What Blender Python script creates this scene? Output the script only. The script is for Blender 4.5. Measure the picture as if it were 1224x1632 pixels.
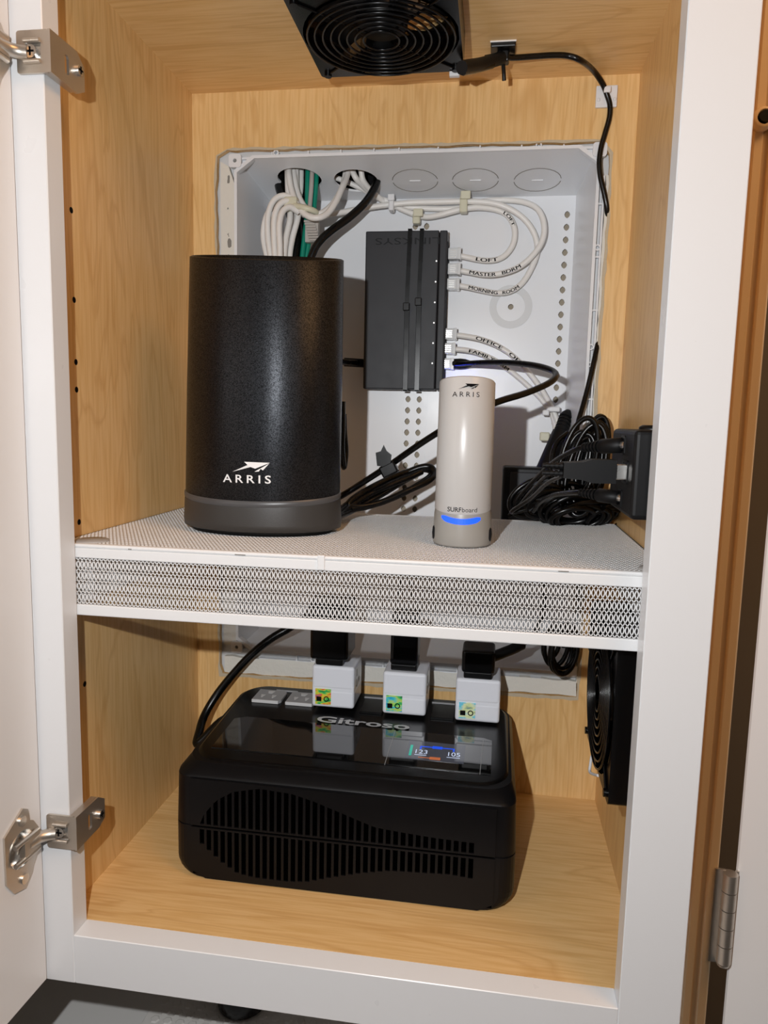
import bpy, bmesh, math, random
from mathutils import Vector, Matrix
random.seed(7)
for _o in list(bpy.data.objects): bpy.data.objects.remove(_o, do_unlink=True)
S = bpy.context.scene
COL = S.collection
# ------------------------------------------------------------------ camera
cam_d = bpy.data.cameras.new('camera'); cam = bpy.data.objects.new('camera', cam_d); COL.objects.link(cam)
yaw, pitch, roll = 0.14711, -0.12648, 0.02234
fwd = Vector((-math.sin(yaw)*math.cos(pitch), math.cos(yaw)*math.cos(pitch), math.sin(pitch)))
rt = Vector((math.cos(yaw), math.sin(yaw), 0)); up = rt.cross(fwd)
r2 = math.cos(roll)*rt + math.sin(roll)*up; u2 = -math.sin(roll)*rt + math.cos(roll)*up
cam.matrix_world = Matrix(((r2.x, u2.x, -fwd.x, .28627), (r2.y, u2.y, -fwd.y, -.44564), (r2.z, u2.z, -fwd.z, .37529), (0, 0, 0, 1)))
cam_d.sensor_fit = 'VERTICAL'; cam_d.sensor_height = 36; cam_d.lens = 1159.05/1632*36
cam_d.clip_start = .01; cam_d.clip_end = 50
S.camera = cam
# ------------------------------------------------------------------ world, lights, exposure
w = bpy.data.worlds.new('room_air'); S.world = w; w.use_nodes = True
w.node_tree.nodes['Background'].inputs[0].default_value = (1.0, .86, .72, 1)
w.node_tree.nodes['Background'].inputs[1].default_value = .014
fl = bpy.data.lights.new('phone_flash', 'POINT'); fl.energy = 15.5; fl.shadow_soft_size = .0045; fl.color = (.97, .985, 1.0)
fl.use_nodes = True
_nt = fl.node_tree; _em = _nt.nodes['Emission']; _fo = _nt.nodes.new('ShaderNodeLightFalloff'); _fo.inputs['Strength'].default_value = 1
_nt.links.new(_fo.outputs['Linear'], _em.inputs['Strength'])
flo = bpy.data.objects.new('phone_flash', fl); flo.location = (.2135, -.446, .433); COL.objects.link(flo)
wl = bpy.data.lights.new('room_ceiling_lamp', 'AREA'); wl.energy = 5.2; wl.shape = 'DISK'; wl.size = .55; wl.color = (1, .52, .20)
wlo = bpy.data.objects.new('room_ceiling_lamp', wl); wlo.location = (.88, -.42, 1.24); COL.objects.link(wlo)
wlo.rotation_euler = (Vector((.42, .1, .35)) - Vector(wlo.location)).to_track_quat('-Z', 'Y').to_euler()
vs = S.view_settings; vs.view_transform = 'Standard'; vs.look = 'None'; vs.gamma = 1; vs.use_curve_mapping = False; vs.exposure = 0
# ------------------------------------------------------------------ materials
def lin(r, g, b):
    return tuple((c/255/12.92 if c/255 < .04045 else ((c/255+.055)/1.055)**2.4) for c in (r, g, b)) + (1,)
def mat(name, col, rough=.5, metal=0, spec=.5, emit=None, estr=0, coat=0, var=.05, trans=0):
    m = bpy.data.materials.new(name); m.use_nodes = True; b = m.node_tree.nodes['Principled BSDF']
    b.inputs['Base Color'].default_value = col; b.inputs['Roughness'].default_value = rough; b.inputs['Metallic'].default_value = metal
    b.inputs['Specular IOR Level'].default_value = spec; b.inputs['Coat Weight'].default_value = coat; b.inputs['Coat Roughness'].default_value = .08
    if emit: b.inputs['Emission Color'].default_value = emit; b.inputs['Emission Strength'].default_value = estr
    if trans: b.inputs['Transmission Weight'].default_value = trans; b.inputs['IOR'].default_value = 1.4
    # fine surface variation
    nt = m.node_tree; tc = nt.nodes.new('ShaderNodeTexCoord'); n = nt.nodes.new('ShaderNodeTexNoise'); n.inputs['Scale'].default_value = 60
    nt.links.new(tc.outputs['Object'], n.inputs['Vector'])
    mr = nt.nodes.new('ShaderNodeMapRange'); mr.inputs['To Min'].default_value = max(.02, rough-var); mr.inputs['To Max'].default_value = min(1, rough+var)
    nt.links.new(n.outputs['Fac'], mr.inputs['Value']); nt.links.new(mr.outputs['Result'], b.inputs['Roughness'])
    return m
def noise_bump(m, scale, strength, dist=.0005, stretch=(1, 1, 1)):
    nt = m.node_tree; b = nt.nodes['Principled BSDF']; tc = nt.nodes.new('ShaderNodeTexCoord'); mp = nt.nodes.new('ShaderNodeMapping'); mp.inputs['Scale'].default_value = stretch
    n = nt.nodes.new('ShaderNodeTexNoise'); n.inputs['Scale'].default_value = scale; n.inputs['Detail'].default_value = 3
    bp = nt.nodes.new('ShaderNodeBump'); bp.inputs['Strength'].default_value = strength; bp.inputs['Distance'].default_value = dist
    nt.links.new(tc.outputs['Object'], mp.inputs['Vector']); nt.links.new(mp.outputs['Vector'], n.inputs['Vector'])
    nt.links.new(n.outputs['Fac'], bp.inputs['Height']); nt.links.new(bp.outputs['Normal'], b.inputs['Normal'])
    return m
def wood(name, grain, c1, c2, c3, rough=.38):
    m = bpy.data.materials.new(name); m.use_nodes = True; nt = m.node_tree; b = nt.nodes['Principled BSDF']; L = nt.links.new
    tc = nt.nodes.new('ShaderNodeTexCoord')
    mp = nt.nodes.new('ShaderNodeMapping'); mp.inputs['Scale'].default_value = tuple(.05 if g else 1 for g in grain)
    L(tc.outputs['Object'], mp.inputs['Vector'])
    n1 = nt.nodes.new('ShaderNodeTexNoise'); n1.inputs['Scale'].default_value = 420; n1.inputs['Detail'].default_value = 4; L(mp.outputs[0], n1.inputs['Vector'])
    mp2 = nt.nodes.new('ShaderNodeMapping'); mp2.inputs['Scale'].default_value = tuple(.16 if g else 1 for g in grain); L(tc.outputs['Object'], mp2.inputs['Vector'])
    n2 = nt.nodes.new('ShaderNodeTexNoise'); n2.inputs['Scale'].default_value = 14; n2.inputs['Detail'].default_value = 3; n2.inputs['Distortion'].default_value = 1.2; L(mp2.outputs[0], n2.inputs['Vector'])
    mul = nt.nodes.new('ShaderNodeMath'); mul.operation = 'MULTIPLY'; mul.inputs[1].default_value = 9; L(n2.outputs['Fac'], mul.inputs[0])
    fr = nt.nodes.new('ShaderNodeMath'); fr.operation = 'PINGPONG'; fr.inputs[1].default_value = .5; L(mul.outputs[0], fr.inputs[0])
    r1 = nt.nodes.new('ShaderNodeValToRGB'); r1.color_ramp.elements[0].color = c2; r1.color_ramp.elements[1].color = c1
    r1.color_ramp.elements[0].position = .36; r1.color_ramp.elements[1].position = .6; L(n1.outputs['Fac'], r1.inputs['Fac'])
    r2_ = nt.nodes.new('ShaderNodeMapRange'); r2_.inputs['From Max'].default_value = .16; r2_.inputs['To Min'].default_value = .5; r2_.inputs['To Max'].default_value = 0; L(fr.outputs[0], r2_.inputs['Value'])
    mx = nt.nodes.new('ShaderNodeMix'); mx.data_type = 'RGBA'; L(r2_.outputs[0], mx.inputs['Factor']); L(r1.outputs['Color'], mx.inputs['A']); mx.inputs['B'].default_value = c3
    L(mx.outputs['Result'], b.inputs['Base Color']); b.inputs['Roughness'].default_value = rough
    bp = nt.nodes.new('ShaderNodeBump'); bp.inputs['Strength'].default_value = .12; bp.inputs['Distance'].default_value = .0002; L(n1.outputs['Fac'], bp.inputs['Height']); L(bp.outputs['Normal'], b.inputs['Normal'])
    return m
WC = (lin(*(229, 190, 132)), lin(*(219, 176, 114)), lin(*(202, 155, 94)))
M = {}
M['wood_v'] = wood('maple_veneer_vertical', (0, 0, 1), *WC)
M['wood_h'] = wood('maple_veneer_across', (1, 0, 0), *WC)
M['paint'] = mat('white_cabinet_paint', (.81, .82, .835, 1), .28, var=.015)
M['door_paint'] = mat('white_door_paint', (.80, .785, .775, 1), .3, var=.015)
M['plastic_white'] = mat('white_moulded_plastic', (.76, .775, .80, 1), .32)
M['plastic_rib'] = mat('grey_white_plastic', (.62, .63, .64, 1), .4)
M['plaster'] = noise_bump(mat('cream_plaster', (.70, .68, .62, 1), .85), 220, .5, .001)
M['dirt'] = mat('grey_smudge', (.22, .21, .19, 1), .8)
M['cavity'] = mat('brown_wall_cavity', (.40, .34, .26, 1), .9)
M['drywall_edge'] = noise_bump(mat('rough_cut_edge', (.52, .44, .32, 1), .9), 400, .6, .001)
M['black'] = mat('black_plastic', (.0025, .0025, .003, 1), .36, spec=.3)
M['black_matte'] = mat('black_matte_plastic', (.0045, .0045, .005, 1), .5, spec=.25)
M['black_gloss'] = mat('black_gloss_plastic', (.003, .003, .003, 1), .035, spec=1.0, coat=.6)
M['black_gloss'].node_tree.nodes['Principled BSDF'].inputs['Coat Roughness'].default_value = .01
M['black_satin'] = mat('black_satin_plastic', (.002, .002, .0023, 1), .24, spec=.35)
M['guard'] = mat('black_wire_enamel', (.0015, .0015, .0018, 1), .24, spec=.35)
M['void'] = mat('slot_shade_black', (.0003, .0003, .0003, 1), 1, spec=0)  # near-zero black, paints the shade inside the vent slots
M['ups_body'] = noise_bump(mat('black_case_plastic', (.0052, .005, .0056, 1), .38, spec=.2), 2500, .08, .0002)
M['cable_black'] = mat('black_cable_jacket', (.0018, .0018, .002, 1), .27, spec=.4)
M['cable_white'] = mat('white_cable_jacket', (.78, .76, .73, 1), .4)
M['cable_green'] = mat('green_cable_jacket', (.0, .22, .14, 1), .4)
M['cable_grey'] = mat('grey_cable_jacket', (.42, .39, .36, 1), .45)
M['ink'] = mat('black_ink', (.004, .004, .005, 1), .7, spec=.1)
M['deboss'] = mat('dark_debossed_metal', (.011, .012, .014, 1), .55, spec=.2)
M['ink_grey'] = mat('grey_print', (.45, .45, .45, 1), .6)
M['print_white'] = mat('white_print', (.85, .85, .85, 1), .5)
M['print_silver'] = mat('silver_print', (.5, .5, .51, 1), .45)
M['switch'] = noise_bump(mat('charcoal_metal_case', (.022, .0235, .028, 1), .5, spec=.35), 1800, .15, .0002)
M['nickel'] = mat('brushed_nickel', (.62, .565, .50, 1), .38, metal=.9)
M['steel'] = mat('bright_steel', (.75, .73, .70, 1), .27, metal=.95)
M['clear'] = mat('clear_plastic', (.88, .90, .91, 1), .12, trans=.2, spec=.7)
M['nylon'] = mat('milky_nylon', (.62, .60, .46, 1), .4)
M['nylon_clear'] = mat('white_nylon', (.75, .75, .76, 1), .4)
M['cube'] = mat('white_adapter_plastic', (.80, .82, .88, 1), .25)
M['socket_grey'] = mat('grey_socket_plastic', (.34, .34, .35, 1), .45)
M['socket_light'] = mat('light_grey_plastic', (.66, .66, .66, 1), .4)
M['shelf'] = mat('white_powder_coat', (.81, .815, .82, 1), .42)
M['grey_pad'] = mat('grey_round_pad', (.42, .41, .40, 1), .6)
M['router_base'] = noise_bump(mat('graphite_plastic', (.040, .038, .036, 1), .42), 2500, .25, .0003)
M['router_ring'] = mat('smoked_ring', (.075, .075, .078, 1), .35)
M['modem'] = noise_bump(mat('pearl_white_plastic', (.58, .57, .555, 1), .30), 260, .06, .0004, (1, 1, .3))
M['modem_base'] = noise_bump(mat('champagne_grey_plastic', (.34, .33, .305, 1), .33), 260, .06, .0004, (1, 1, .3))
M['led_blue'] = mat('blue_light_bar', (.01, .06, .8, 1), .4, emit=(.01, .09, 1, 1), estr=1.3)
M['led_white'] = mat('port_light', (.8, .8, .8, 1), .4, emit=(1, 1, 1, 1), estr=.6)
M['led_glow'] = mat('blue_port_light', (.02, .05, .9, 1), .4, emit=(.05, .08, 1, 1), estr=45)
M['lcd'] = mat('lcd_glass', (.03, .032, .04, 1), .05, spec=.8, emit=(.30, .32, .42, 1), estr=.10)
M['lcd_white'] = mat('lcd_white', (.3, .3, .3, 1), .3, emit=(.62, .74, 1, 1), estr=.75)
M['lcd_blue'] = mat('lcd_blue', (.0, .02, .2, 1), .3, emit=(.01, .09, .9, 1), estr=.75)
M['lcd_teal'] = mat('lcd_teal', (.0, .2, .15, 1), .3, emit=(.02, .5, .36, 1), estr=.6)
M['lcd_orange'] = mat('lcd_orange', (.2, .05, .02, 1), .3, emit=(.6, .16, .05, 1), estr=.6)
M['counter'] = mat('grey_laminate', (.60, .59, .57, 1), .35)
M['mat_grey'] = mat('grey_liner', (.62, .60, .57, 1), .5)
M['trim_wood'] = mat('tan_trim_paint', (.84, .66, .43, 1), .4)
M['rubber'] = mat('black_rubber', (.004, .004, .004, 1), .6, spec=.2)
M['room'] = mat('room_wall_paint', (.45, .42, .38, 1), .8)
def sparkle():
    m = bpy.data.materials.new('black_metallic_flake'); m.use_nodes = True; nt = m.node_tree; b = nt.nodes['Principled BSDF']; L = nt.links.new
    b.inputs['Base Color'].default_value = (.0045, .0045, .005, 1); b.inputs['Roughness'].default_value = .40
    b.inputs['Anisotropic'].default_value = .75; b.inputs['Anisotropic Rotation'].default_value = .25; b.inputs['Specular Tint'].default_value = (.86, .91, 1, 1)
    tg = nt.nodes.new('ShaderNodeTangent'); tg.direction_type = 'RADIAL'; tg.axis = 'Z'; L(tg.outputs[0], b.inputs['Tangent'])
    tc = nt.nodes.new('ShaderNodeTexCoord'); v = nt.nodes.new('ShaderNodeTexVoronoi'); v.inputs['Scale'].default_value = 1900; L(tc.outputs['Object'], v.inputs['Vector'])
    sep = nt.nodes.new('ShaderNodeSeparateColor'); L(v.outputs['Color'], sep.inputs[0])
    bp = nt.nodes.new('ShaderNodeBump'); bp.inputs['Strength'].default_value = .22; bp.inputs['Distance'].default_value = .0004; L(sep.outputs[0], bp.inputs['Height']); L(bp.outputs['Normal'], b.inputs['Normal'])
    r = nt.nodes.new('ShaderNodeMapRange'); r.inputs['To Min'].default_value = .12; r.inputs['To Max'].default_value = .75; L(sep.outputs[1], r.inputs['Value']); L(r.outputs[0], b.inputs['Specular IOR Level'])
    return m
M['router'] = sparkle()
def holo(name, stops, seed):
    m = bpy.data.materials.new(name); m.use_nodes = True; nt = m.node_tree; b = nt.nodes['Principled BSDF']; L = nt.links.new
    tc = nt.nodes.new('ShaderNodeTexCoord'); mp = nt.nodes.new('ShaderNodeMapping'); mp.inputs['Scale'].default_value = (.5, 1, 1.6); mp.inputs['Location'].default_value = (seed, seed*.3, seed*.7)
    n = nt.nodes.new('ShaderNodeTexNoise'); n.inputs['Scale'].default_value = 190; n.inputs['Detail'].default_value = 3
    L(tc.outputs['Object'], mp.inputs[0]); L(mp.outputs[0], n.inputs['Vector'])
    r = nt.nodes.new('ShaderNodeValToRGB'); cr = r.color_ramp
    while len(cr.elements) < len(stops): cr.elements.new(.5)
    for e, (p, c) in zip(cr.elements, stops): e.position = p; e.color = c
    L(n.outputs['Fac'], r.inputs['Fac']); L(r.outputs[0], b.inputs['Base Color']); b.inputs['Roughness'].default_value = .35
    return m
M['holo_a'] = holo('foil_red_green', [(.30, (.01, .06, .02, 1)), (.42, (.05, .55, .12, 1)), (.5, (.75, .70, .05, 1)), (.6, (.8, .08, .03, 1)), (.72, (.1, .3, .5, 1))], 1.3)
M['holo_b'] = holo('foil_green_cyan', [(.30, (.02, .08, .05, 1)), (.42, (.05, .65, .15, 1)), (.5, (.6, .75, .1, 1)), (.6, (.02, .6, .7, 1)), (.72, (.02, .2, .6, 1))], 4.1)
M['holo_c'] = holo('foil_yellow_cyan', [(.30, (.15, .3, .3, 1)), (.42, (.75, .85, .4, 1)), (.5, (.8, .85, .6, 1)), (.6, (.1, .65, .8, 1)), (.72, (.3, .6, .9, 1))], 7.7)
# ------------------------------------------------------------------ helpers
def wloc(o):
    v = Vector((0, 0, 0))
    while o: v += o.location; o = o.parent
    return v
class MB:
    def __init__(s): s.v = []; s.f = []; s.sm = []
    def add(s, vs_, fs, smooth=False):
        k = len(s.v); s.v += [tuple(v) for v in vs_]; s.f += [tuple(i+k for i in f) for f in fs]; s.sm += [smooth]*len(fs); return s
    def box(s, a, b, bev=0, seg=2):
        if bev <= 0:
            x0, y0, z0 = a; x1, y1, z1 = b
            return s.add([(x0,y0,z0),(x1,y0,z0),(x1,y1,z0),(x0,y1,z0),(x0,y0,z1),(x1,y0,z1),(x1,y1,z1),(x0,y1,z1)],
                         [(0,3,2,1),(4,5,6,7),(0,1,5,4),(1,2,6,5),(2,3,7,6),(3,0,4,7)])
        bm = bmesh.new(); bmesh.ops.create_cube(bm, size=1)
        for v in bm.verts:
            for i in range(3): v.co[i] = a[i] if v.co[i] < 0 else b[i]
        bmesh.ops.bevel(bm, geom=bm.edges[:], offset=bev, segments=seg, affect='EDGES', profile=.5, clamp_overlap=True)
        return s.bm(bm)
    def bm(s, bm, smooth=False):
        bm.verts.ensure_lookup_table(); bm.verts.index_update()
        s.add([v.co[:] for v in bm.verts], [[v.index for v in f.verts] for f in bm.faces], smooth); bm.free(); return s
    def xf(s, m): s.v = [tuple(m @ Vector(v)) for v in s.v]; return s
    def lathe(s, prof, c=(0, 0, 0), n=32, ax=2, sx=1, sy=1, smooth=True, zf=None):
        vs_, fs = [], []
        for (r, h) in prof:
            for i in range(n):
                a = 2*math.pi*i/n; x, y = r*math.cos(a)*sx, r*math.sin(a)*sy
                z = h if zf is None else zf(h, x, y)
                p = {2: (x, y, z), 1: (x, z, y), 0: (z, x, y)}[ax]
                vs_.append((c[0]+p[0], c[1]+p[1], c[2]+p[2]))
        for j in range(len(prof)-1):
            for i in range(n): fs.append((j*n+i, j*n+(i+1) % n, (j+1)*n+(i+1) % n, (j+1)*n+i))
        return s.add(vs_, fs, smooth)
    def cyl(s, a, b, r, n=16, r1=None, smooth=True):
        a, b = Vector(a), Vector(b); d = (b-a).normalized(); e = d.orthogonal().normalized(); g = d.cross(e); r1 = r if r1 is None else r1
        vs_ = []
        for p, q in ((a, r), (b, r1)):
            for i in range(n): t = 2*math.pi*i/n; vs_.append(p+q*(math.cos(t)*e+math.sin(t)*g))
        s.add(vs_, [(i, (i+1) % n, n+(i+1) % n, n+i) for i in range(n)], smooth)
        s.add(vs_[:n], [tuple(range(n-1, -1, -1))]); return s.add(vs_[n:], [tuple(range(n))])
    def tube(s, pts, r, n=8, closed=False, rr=None):
        pts = [Vector(p) for p in pts]; m = len(pts); prev = None; vs_ = []
        for i in range(m):
            a = pts[(i-1) % m] if closed or i > 0 else pts[i]; b = pts[(i+1) % m] if closed or i < m-1 else pts[i]
            d = (b-a); d = d.normalized() if d.length > 1e-9 else Vector((0, 0, 1))
            e = (d.orthogonal() if prev is None else prev-d*prev.dot(d))
            e = e.normalized() if e.length > 1e-9 else d.orthogonal().normalized(); prev = e; g = d.cross(e); q = rr[i] if rr else r
            for k in range(n): t = 2*math.pi*k/n; vs_.append(pts[i]+q*(math.cos(t)*e+math.sin(t)*g))
        fs = [(i*n+k, i*n+(k+1) % n, ((i+1) % m)*n+(k+1) % n, ((i+1) % m)*n+k) for i in range(m if closed else m-1) for k in range(n)]
        s.add(vs_, fs, True)
        if not closed: s.add(vs_[:n], [tuple(range(n-1, -1, -1))]); s.add(vs_[-n:], [tuple(range(n))])
        return s
    def prism(s, poly, fn, d0, d1, smooth=False):
        """poly: 2-D outline; fn(u,v,d) -> 3-D; extruded between d0 and d1"""
        n = len(poly); s.add([fn(u, v, d) for d in (d0, d1) for (u, v) in poly], [(i, (i+1) % n, n+(i+1) % n, n+i) for i in range(n)], smooth)
        s.add([fn(u, v, d0) for (u, v) in poly], [tuple(range(n-1, -1, -1))]); return s.add([fn(u, v, d1) for (u, v) in poly], [tuple(range(n))])
    def plate(s, outer, holes, fn, d0, d1):
        """plate with holes: outlines in 2-D, triangulated, with thickness"""
        bm = bmesh.new(); loops = [outer]+holes; es = []
        for lp in loops:
            vv = [bm.verts.new((u, v, 0)) for (u, v) in lp]
            for i in range(len(vv)): es.append(bm.edges.new((vv[i], vv[(i+1) % len(vv)])))
        bmesh.ops.triangle_fill(bm, edges=es, use_beauty=True)
        bm.verts.index_update(); vv = [v.co[:2] for v in bm.verts]; ff = [[v.index for v in f.verts] for f in bm.faces]; bm.free()
        s.add([fn(u, v, d0) for (u, v) in vv], ff); s.add([fn(u, v, d1) for (u, v) in vv], ff)
        for lp in loops:
            n = len(lp); s.add([fn(u, v, d) for d in (d0, d1) for (u, v) in lp], [(i, (i+1) % n, n+(i+1) % n, n+i) for i in range(n)])
        return s
    def build(s, name, m, parent=None, norm=True):
        me = bpy.data.meshes.new(name); off = wloc(parent) if parent else Vector((0, 0, 0))
        me.from_pydata([tuple(Vector(v)-off) for v in s.v], [], s.f); me.materials.append(M[m] if isinstance(m, str) else m)
        for p, q in zip(me.polygons, s.sm): p.use_smooth = q
        if norm:
            bm = bmesh.new(); bm.from_mesh(me); bmesh.ops.recalc_face_normals(bm, faces=bm.faces); bm.to_mesh(me); bm.free()
        o = bpy.data.objects.new(name, me); COL.objects.link(o); o.parent = parent; return o
def tag(o, label, cat=None, group=None):
    o['label'] = label
    if cat: o['category'] = cat
    if group: o['group'] = group
    return o
def thing(name, loc, label, cat, group=None):
    o = bpy.data.objects.new(name, None); o.location = loc; o.empty_display_size = .01; COL.objects.link(o); return tag(o, label, cat, group)
def struct(o, label=None, cat=None):
    o['kind'] = 'structure'
    if label: o['label'] = label
    if cat: o['category'] = cat
    return o
def spline(pts, n=8):
    P = [Vector(p) for p in pts]; P = [2*P[0]-P[1]]+P+[2*P[-1]-P[-2]]; out = []
    for i in range(1, len(P)-2):
        a, b, c, d = P[i-1:i+3]
        for k in range(n):
            t = k/n; out.append(.5*((2*b)+(c-a)*t+(2*a-5*b+4*c-d)*t*t+(3*b-a-3*c+d)*t**3))
    return out+[P[-2]]
def circ(cx, cy, r, n=24, ry=None): return [(cx+r*math.cos(2*math.pi*i/n), cy+(ry or r)*math.sin(2*math.pi*i/n)) for i in range(n)]
def rrect(x0, y0, x1, y1, r, n=5):
    out = []
    for cx, cy, a0 in ((x1-r, y0+r, -90), (x1-r, y1-r, 0), (x0+r, y1-r, 90), (x0+r, y0+r, 180)):
        for k in range(n+1): a = math.radians(a0+90*k/n); out.append((cx+r*math.cos(a), cy+r*math.sin(a)))
    return out
XZ = lambda u, v, d: (u, d, v)
XY = lambda u, v, d: (u, v, d)
YZ = lambda u, v, d: (d, u, v)
def text2d(body, size, bold=0, shear=0, spacing=1, sx=1):
    c = bpy.data.curves.new('lettering', 'FONT'); c.body = body; c.size = size; c.shear = shear; c.space_character = spacing; c.offset = bold*size; c.resolution_u = 3
    o = bpy.data.objects.new('lettering', c); COL.objects.link(o); dg = bpy.context.evaluated_depsgraph_get(); dg.update()
    me = bpy.data.meshes.new_from_object(o.evaluated_get(dg)); vv = [(v.co.x*sx, v.co.y) for v in me.vertices]; ff = [tuple(p.vertices) for p in me.polygons]
    bpy.data.objects.remove(o, do_unlink=True); bpy.data.curves.remove(c); bpy.data.meshes.remove(me); return vv, ff
def dense(t, cuts=3):
    bm = bmesh.new(); vv = [bm.verts.new((a, b, 0)) for a, b in t[0]]
    for f in t[1]:
        try: bm.faces.new([vv[i] for i in f])
        except ValueError: pass
    bmesh.ops.triangulate(bm, faces=bm.faces[:]); bmesh.ops.subdivide_edges(bm, edges=bm.edges[:], cuts=cuts, use_grid_fill=True)
    bm.verts.index_update(); vv = [v.co[:2] for v in bm.verts]; ff = [tuple(v.index for v in f.verts) for f in bm.faces]; bm.free(); n = len(vv); e = .00013
    return [(a+du, b) for du in (-e, e) for a, b in vv], ff+[tuple(i+n for i in f) for f in ff]
def lettering(name, t, fn, m, parent, fit=None):
    """t = text2d(...); fn maps fitted (u,v) to 3-D; fit=(u0,u1,v0) stretches to that run"""
    vv, ff = t; us = [a for a, b in vv]; lo, hi = min(us), max(us)
    k = 1 if not fit else (fit[1]-fit[0])/(hi-lo); u0 = 0 if not fit else fit[0]
    return MB().add([fn(u0+(u-lo)*k, v) for u, v in vv], ff).build(name, m, parent, norm=False)
def cable(name, pts, r, m, label=None, cat='cable', group=None, parent=None, n=8, res=7):
    o = MB().tube(spline(pts, res), r, n).build(name, m, parent)
    if label: tag(o, label, cat if parent is None else None, group)
    return o
def coil(c, a, b, turns, jit, npt=14, drift=(0, 0, 0)):
    c, a, b = Vector(c), Vector(a), Vector(b); d = Vector(drift); pts = []
    nrm = a.cross(b).normalized(); N = int(turns*npt); ph = [random.uniform(0, 6.28) for _ in range(3)]
    for i in range(N+1):
        t = 2*math.pi*i/npt; s_ = 1+jit*math.sin(t*.37+ph[0])+jit*.6*math.sin(t*.83+ph[1])
        pts.append(c+d*(i/N)+a*math.cos(t)*s_+b*math.sin(t)*s_+nrm*(.006*math.sin(t*.41+ph[2])))
    return pts
def copy_tree(o, parent=None):
    c = o.copy(); COL.objects.link(c); c.parent = parent
    for ch in list(o.children): copy_tree(ch, c)
    return c

# ================================================================== the cabinet
W, T, D, XL, XR, ZC = .381, .018, .2694, -.0175, .4015, .685
struct(MB().box((XL-.012, T, -.012), (XR+.012, D+.02, 0)).build('floor', 'wood_h'), 'maple veneer floor of the cabinet')
lw = MB().box((XL-.012, T, 0), (XL, D, ZC)).build('wall_left', 'wood_v'); struct(lw, 'maple veneer left wall of the cabinet with a row of peg holes')
for (y, z) in [(0.0547, 0.5180), (0.0548, 0.4560), (0.0547, 0.4119), (0.0544, 0.3920), (0.0524, 0.2943), (0.0532, 0.1683)]:
    MB().prism(circ(y, z, .0022, 12), YZ, XL-.0002, XL+.0001).build('peg_hole', 'ink', lw)
struct(MB().box((XR, T, 0), (XR+.012, D, ZC)).build('wall_right', 'wood_v'), 'maple veneer right wall of the cabinet')
FX, FY = .1912, .1285
ce = MB().plate([(XL-.012, T), (XR+.012, T), (XR+.012, D+.02), (XL-.012, D+.02)], [circ(FX, FY, .053, 40)], XY, ZC, ZC+.012).build('ceiling', 'wood_h'); struct(ce, 'maple veneer top of the cabinet with a round fan opening')
# back wall with its rough cutout
def rough(poly, amp, step):
    out = []
    for i in range(len(poly)):
        a, b = Vector(poly[i]), Vector(poly[(i+1) % len(poly)]); n = max(1, int((b-a).length/step))
        for k in range(n): p = a.lerp(b, k/n); out.append((p.x+random.uniform(-amp, amp), p.y+random.uniform(-amp, amp)))
    return out
CUT = rough([(.0105, .1035), (.3775, .1058), (.3785, .395), (.3790, .50), (.3800, .575), (.3795, .618), (.3720, .6285), (.20, .6300), (.018, .6315), (.0085, .626), (.006, .595), (.0085, .50), (.0082, .30), (.0078, .112)], .0006, .008)
wb = MB().plate([(XL-.012, 0), (XR+.012, 0), (XR+.012, ZC), (XL-.012, ZC)], [CUT], XZ, D, D+.005).build('wall_back', 'wood_v'); struct(wb, 'maple veneer back wall of the cabinet with a rough rectangular cutout')
MB().plate(rough([(.0070, .1000), (.3800, .1025), (.3812, .395), (.3822, .575), (.3815, .6195), (.3735, .6305), (.20, .6325), (.017, .6335), (.0065, .6275), (.0040, .595), (.0064, .50), (.0060, .30), (.0056, .1105)], .0008, .008), [CUT], XZ, D-.0004, D+.0003).build('torn_edge', 'drywall_edge', wb)
# face frame
OL, OR_, ZB, ZT = -.0381, .4193, -.0381, .76
fr = MB().box((OL, 0, ZB), (0, T, ZT), .0006, 1).build('trim_1', 'paint'); struct(fr, 'white painted left stile of the cabinet face frame')
struct(MB().box((W, 0, ZB), (OR_, T, ZT), .0006, 1).build('trim_2', 'paint'), 'white painted right stile of the cabinet face frame')
struct(MB().box((0, 0.0002, ZB), (W, T, 0), .0005, 1).build('trim_3', 'paint'), 'white painted bottom rail of the cabinet face frame')
struct(MB().box((0, 0.0002, ZC+.03), (W, T, ZT), .0005, 1).build('trim_4', 'paint'), 'white painted top rail of the cabinet face frame')
struct(MB().box((XL-.014, T, ZB+.008), (XR+.014, D+.02, -.012)).build('trim_5', 'paint'), 'white underside panel of the cabinet')
# cabinet door, swung open on the left
dr = MB().plate([(-.40, 0), (0, 0), (0, .77), (-.40, .77)], [circ(-.0215, z+.0352-.0015, .0129, 24) for z in (.5958, .0810)], YZ, -.0185, 0)
DM = Matrix.Translation((-.0208, -.0025, -.0352)) @ Matrix.Rotation(math.radians(-2.6), 4, 'Z')
door = dr.xf(DM).build('door_1', 'door_paint'); struct(door, 'white cabinet door swung open on the left')
MB().box((-.0200, -.40, 0), (-.0184, 0, .77)).xf(DM).build('outer_skin', 'door_paint', door)
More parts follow.
